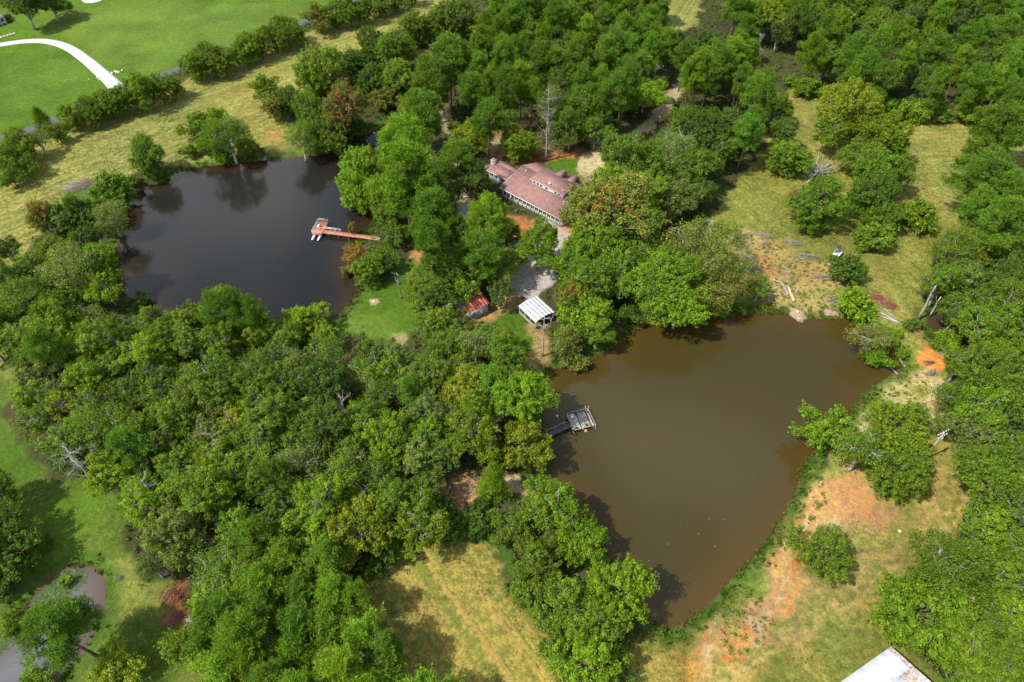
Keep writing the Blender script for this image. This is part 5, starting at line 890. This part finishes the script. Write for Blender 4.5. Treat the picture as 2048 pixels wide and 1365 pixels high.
# ------------------------------------------------------------------ machines
t0, t1 = at(1674, 512), at(1650, 537); d_ = t1 - t0; c_ = at(1671, 515); ex = thing('excavator', 'small white excavator with dark cab, boom lowered to the ground', 'excavator', (c_[0], c_[1], gh(c_[0], c_[1])), math.atan2(d_[1], d_[0]))
def rounded_track(y):
    q = MB(); q.prism([(1.2, .12), (1.35, .35), (1.2, .6), (-1.2, .6), (-1.35, .35), (-1.2, .12), (-1.0, 0), (1.0, 0)][::-1], 1, y - .2, y + .2) if False else q.add(*_track(y)); return q
def _track(y):
    prof = [(1.0, 0), (1.28, .12), (1.38, .33), (1.25, .56), (-1.25, .56), (-1.38, .33), (-1.28, .12), (-1.0, 0)]; n = len(prof); V_ = [(a, y - .2, b) for a, b in prof] + [(a, y + .2, b) for a, b in prof]
    return V_, [tuple(range(n)), tuple(range(n, 2 * n))[::-1]] + [(i, n + i, n + (i + 1) % n, (i + 1) % n) for i in range(n)]
for y in (-.75, .75):
    o = rounded_track(y).build('track', M['black'], ex)
    for x in (-1.05, 0, 1.05): q = MB(); q.tube([(x, y - .23, .3), (x, y + .23, .3)], .2, 9); q.build('roller', M['steel'], o)
q = MB(); q.box2((-.5, -.5, .3), (.5, .5, .65)); q.build('turntable', M['steel'], ex)
q = MB(); q.prism([(-1.5, .68), (-1.55, 1.3), (-1.2, 1.45), (.2, 1.4), (.9, 1.1), (.9, .68)], 1, -.85, .85); q.build('body', M['whitepaint'], ex)
q = MB(); q.prism([(-1.75, .7), (-1.8, 1.25), (-1.56, 1.35), (-1.553, .7)], 1, -.8, .8); q.build('counterweight', M['cabdark'], ex)
q = MB(); q.prism([(-1.1, 1.47), (-1.1, 2.5), (.35, 2.5), (.55, 1.47)], 1, -.82, .15); cb = q.build('cab', M['whitepaint'], ex); q = MB(); q.box2((-1.25, -.9, 2.503), (.5, .22, 2.6)); q.build('roof', M['cabdark'], cb)
for yy in (-.83, .16): q = MB(); q.box2((-.9, yy - .01, 1.75), (.2, yy + .01, 2.35)); q.build('window', M['glass'], cb)
q = MB(); q.box((.47, -.33, 2.05), (.03, .8, .6)); q.build('window', M['glass'], cb)
bm = MB(); bm.tube([(.7, .35, 1.0), (1.9, .35, 2.6), (3.2, .35, 2.55)], [.17, .24, .15], 5); bm.build('boom', M['whitepaint'], ex); am = MB(); am.tube([(3.0, .35, 2.75), (4.0, .35, 1.5), (4.5, .35, .75)], [.12, .16, .11], 5); am.build('arm', M['steel'], ex)
rm_ = MB(); rm_.tube([(1.1, .35, 1.05), (2.0, .35, 2.3)], .06, 6); rm_.build('ram', M['black'], ex); bk = MB(); bk.prism([(4.3, .75), (4.75, .85), (5.15, .45), (5.05, .05), (4.75, .0), (4.85, .35), (4.6, .5)], 1, -.05, .75); bk.build('bucket', M['steel'], ex)
# car parked at the wood's edge
c_ = at(1507, 213); car = thing('car', 'white car parked in the shade at the wood edge', 'car', (c_[0], c_[1], gh(c_[0], c_[1])), R(215))
q = MB(); q.prism([(-2.2, .35), (-2.25, .75), (-2.0, .95), (.9, .98), (1.9, .85), (2.2, .65), (2.2, .35)], 1, -.88, .88); q.build('body', M['carwhite'], car)
q = MB(); q.prism([(-1.9, .96), (-1.5, 1.45), (.1, 1.48), (.95, .99)], 1, -.76, .76); cb = q.build('cabin', M['glass'], car); q = MB(); q.box2((-1.48, -.72, 1.483), (.08, .72, 1.52)); q.build('roof', M['carwhite'], car)
for x in (-1.35, 1.4):
    for y in (-.82, .82):
        q = MB(); q.tube([(x, y - .1, .33), (x, y + .1, .33)], .33, 14); o = q.build('wheel', M['black'], car); q = MB(); q.tube([(x, y - .11, .33), (x, y + .11, .33)], .19, 10); q.build('rim', M['steel'], o)
for y in (-.62, .62): q = MB(); q.box((2.19, y, .68), (.06, .32, .14)); q.build('headlight', M['white'], car); q = MB(); q.box((-2.25, y, .72), (.05, .3, .14)); q.build('tail_light', M['redmetal'], car)
for y in (-.95, .95): q = MB(); q.box((.55, y, 1.02), (.12, .16, .12)); q.build('mirror', M['carwhite'], car)

# ------------------------------------------------------------------ low growth nobody could count
def col_mat(name, trans=.2):
    m = bpy.data.materials.new(name); m.use_nodes = True; n, l = m.node_tree.nodes, m.node_tree.links; n.remove(n['Principled BSDF']); a = n.new('ShaderNodeAttribute'); a.attribute_name = 'tc'
    d = n.new('ShaderNodeBsdfDiffuse'); t = n.new('ShaderNodeBsdfTranslucent'); s_ = n.new('ShaderNodeMixShader'); s_.inputs[0].default_value = trans
    l.new(a.outputs['Color'], d.inputs[0]); l.new(a.outputs['Color'], t.inputs[0]); l.new(d.outputs[0], s_.inputs[1]); l.new(t.outputs[0], s_.inputs[2]); l.new(s_.outputs[0], n['Material Output'].inputs[0]); return m
GM = col_mat('low_growth')
def sprays_obj(name, C, rad, per, size, cols, label, r, needle=False):
    n = len(C); k = n * per; ci = np.repeat(np.arange(n), per); d = r.normal(size=(k, 3)); d /= np.linalg.norm(d, axis=1)[:, None]; d[:, 2] = np.abs(d[:, 2])
    P = C[ci] + d * (rad[ci] * (.2 + .8 * r.random(k)))[:, None] * (1, 1, .8)
    tc = cols[ci] * (.65 + .7 * r.random(k))[:, None]
    if needle:
        t = d * .5 + r.normal(size=(k, 3)) * .3 + (0, 0, .8); t /= np.linalg.norm(t, axis=1)[:, None]; s_ = np.cross(t, r.normal(size=(k, 3))); s_ /= np.linalg.norm(s_, axis=1)[:, None] + 1e-9; L = size * (.6 + .8 * r.random(k))[:, None]
        V_ = np.stack([P - s_ * L * .14, P + s_ * L * .14, P + t * L], 1).reshape(-1, 3); F_ = np.arange(k * 3).reshape(-1, 3); rp = 3
    else:
        nn = d * .6 + r.normal(size=(k, 3)) * .5 + (0, 0, .5); nn /= np.linalg.norm(nn, axis=1)[:, None]; t = np.cross(nn, r.normal(size=(k, 3))); t /= np.linalg.norm(t, axis=1)[:, None] + 1e-9; b_ = np.cross(nn, t); L = size * (.6 + .8 * r.random(k))[:, None]
        V_ = np.stack([P - t * L * .5, P + b_ * L * .36, P + t * L * .5, P - b_ * L * .36], 1).reshape(-1, 3); F_ = np.arange(k * 4).reshape(-1, 4); rp = 4
    return link(name, mesh_np(name, V_, [F_], (GM,), False, dict(tc=np.repeat(tc, rp, 0))), kind='stuff', label=label, category='plants')
inview = (np.abs(X) < 30 + Y * .78) & (Y > 24) & (Y < 330)
cand = np.flatnonzero(inview & (BASEW > .55) & (PD > .4)); wgt = np.gradient(YS)[:, None].repeat(nX, 1).ravel()[cand]; r_ = np.random.default_rng(77)
pick = r_.choice(cand, 13000, p=wgt / wgt.sum()); Cc = np.column_stack([X[pick] + r_.normal(size=13000) * .4, Y[pick] + r_.normal(size=13000) * .4, GZ[pick] + .05 + .5 * r_.random(13000)])
gcols = np.array([(.06, .115, .014), (.045, .085, .014), (.09, .15, .016), (.10, .09, .03)])[r_.choice(4, 13000, p=[.4, .3, .2, .1])]
sprays_obj('undergrowth', Cc, .5 + 1.0 * r_.random(13000), 16, .46, gcols, 'low leafy undergrowth covering the floor of the woods', r_)
WD = []
for poly, n in (([(1465,470),(1550,465),(1600,500),(1690,530),(1710,600),(1660,632),(1560,622),(1490,620),(1460,560)], 420), ([(1700,790),(1800,735),(1850,760),(1870,850),(1720,880)], 160), ([(1570,1000),(1640,950),(1660,1000),(1600,1070),(1500,1160),(1460,1180)], 160), ([(1420,1220),(1500,1170),(1560,1250),(1460,1330)], 90), ([(860,935),(970,940),(980,1010),(880,1015)], 60)):
    P = ats(poly); q = np.column_stack([r_.uniform(P[:, 0].min(), P[:, 0].max(), n * 3), r_.uniform(P[:, 1].min(), P[:, 1].max(), n * 3)]); WD.append(q[seg_dist(P, q[:, 0], q[:, 1]) < 0][:n])
WD = np.concatenate(WD); WD = WD[pond_d(WD[:, 0], WD[:, 1]) > .3]; n = len(WD)
sprays_obj('weeds', np.column_stack([WD, terrain(WD[:, 0], WD[:, 1])]), .15 + .7 * r_.random(n) ** 2, 26, .30, np.array([(.09, .17, .016), (.13, .18, .03), (.22, .19, .07), (.20, .14, .08)])[r_.choice(4, n, p=[.4, .3, .15, .15])], 'patchy weeds on the cleared ground and pond banks', r_)
SH = []
for nm, P in POND_XY.items():
    seg = np.roll(P, -1, 0) - P; L = np.linalg.norm(seg, axis=1); n = int(L.sum() * (5.5 if nm != 'small_pond' else 3)); i = r_.choice(len(P), n, p=L / L.sum()); t = r_.random(n)[:, None]; q = P[i] + seg[i] * t; nn = np.stack([seg[i][:, 1], -seg[i][:, 0]], 1) / (L[i][:, None] + 1e-9)
    SH.append(q + nn * (np.abs(r_.normal(size=n)) * 1.5 - .15)[:, None] * (1 if seg_dist(P, (q + nn * .5)[:1, 0], (q + nn * .5)[:1, 1])[0] > 0 else -1))
SH = np.concatenate(SH); SH = SH[(SH[:, 1] > 22)]; keep = fbm(SH[:, 0], SH[:, 1], 7, 91) > .36 + .22 * r_.random(len(SH)); SH = SH[keep]; n = len(SH)
scol = np.array([(.085, .17, .016), (.06, .12, .014), (.13, .17, .03), (.16, .14, .05)])[r_.choice(4, n, p=[.45, .3, .17, .08])]
sprays_obj('shore_grass', np.column_stack([SH, terrain(SH[:, 0], SH[:, 1]) + .05]), (.15 + .75 * r_.random(n) ** 2), 20, .5, scol, 'lush weeds and grass along the pond shores', r_, True)
cand = np.flatnonzero(inview & ((TAG == 3) | (TAG == 4)) & (PD > 1.5) & (Y < 215)); wgt = np.gradient(YS)[:, None].repeat(nX, 1).ravel()[cand] * (.15 + (TAG[cand] == 3)) * (fbm(X[cand], Y[cand], 4, 95) > .47); N = 16000
pick = r_.choice(cand, N, p=wgt / wgt.sum()); Cc = np.column_stack([X[pick] + r_.normal(size=N) * .3, Y[pick] + r_.normal(size=N) * .3, GZ[pick]]); tcol = np.where(r_.random(N)[:, None] < .5, A[pick] * 1.05, B[pick])
sprays_obj('grass_tufts', Cc, .10 + .22 * r_.random(N), 7, .26, tcol, 'rough tufts of grass and hay on the open ground', r_, True)
# lily pads and leaf specks on the water
def specks(name, P, n, size, col, label, zone_px=None, z=.012, sd=1):
    r_ = np.random.default_rng(sd); q = []
    while len(q) < n:
        x, y = r_.uniform(P[:, 0].min(), P[:, 0].max()), r_.uniform(P[:, 1].min(), P[:, 1].max()); q.append((x, y))
    q = np.array(q); d = seg_dist(P, q[:, 0], q[:, 1]); q = q[d < -.4]
    if zone_px is not None: q = q[seg_dist(ats(zone_px, WATER_Z), q[:, 0], q[:, 1]) < r_.random(len(q)) * 2 - .6]
    k = len(q); a = r_.random(k) * 6.28; s_ = size * (.5 + r_.random(k)); c6 = np.arange(6) * math.pi / 3
    V_ = np.stack([q[:, 0, None] + s_[:, None] * np.cos(c6 + a[:, None]), q[:, 1, None] + s_[:, None] * np.sin(c6 + a[:, None]), np.full((k, 6), WATER_Z + z) + .004 * r_.random((k, 6))], -1).reshape(-1, 3)
    cc = np.array(col)[r_.integers(len(col), size=k)] * (.7 + .6 * r_.random(k))[:, None]
    link(name, mesh_np(name, V_, [np.arange(k * 6).reshape(-1, 6)], (GM,), False, dict(tc=np.repeat(cc, 6, 0))), kind='stuff', label=label, category='floating leaves')
PADS = [(.07, .11, .035), (.11, .14, .06), (.05, .085, .03)]
specks('lily_pads', POND_XY['small_pond'], 26000, .16, PADS, 'grey-green lily pads in the middle of the small pond', [(70,1195),(105,1150),(150,1140),(165,1160),(120,1195),(90,1215),(60,1235),(30,1270),(0,1300),(-20,1280),(40,1230)], sd=2)
specks('floating_leaves', POND_XY['brown_pond'], 240, .045, [(.6, .56, .42), (.45, .42, .3)], 'pale leaf specks drifting at the near end of the brown pond', [(1330,1010),(1560,1000),(1540,1070),(1420,1200),(1340,1250),(1300,1150)], sd=3)
specks('floating_leaves', POND_XY['dark_pond'], 700, .05, [(.5, .46, .36)], 'pale specks drifting on the dark pond near the inlet', [(520,320),(700,300),(720,330),(680,400),(560,380)], sd=4)
# weeds on the old dock
K = KINDS['S']['models'][0]
for k, (x, y, s_, lb) in enumerate([(.6, .6, .42, 'weed tuft at the near left corner of the plank dock'), (2.9, .8, .40, 'weed tuft at the near edge of the plank dock'), (4.3, 3.9, .34, 'weed tuft at the far right corner of the plank dock'), (1.7, 4.0, .36, 'weed tuft under the far rail of the plank dock'), (-.6, 2.9, .34, 'weed tuft left of the plank dock rail')]):
    e = thing('weed_tuft', lb, 'weeds', world_of(dk, x, y, -.2 if x > -.4 else -1.0), k, 'weeds on the plank dock'); e.scale = (s_ * .62,) * 3; link('trunk', K[3], e).name = 'stem'; link('crown', K[4], e).color = (.08, .19, .012, 1)
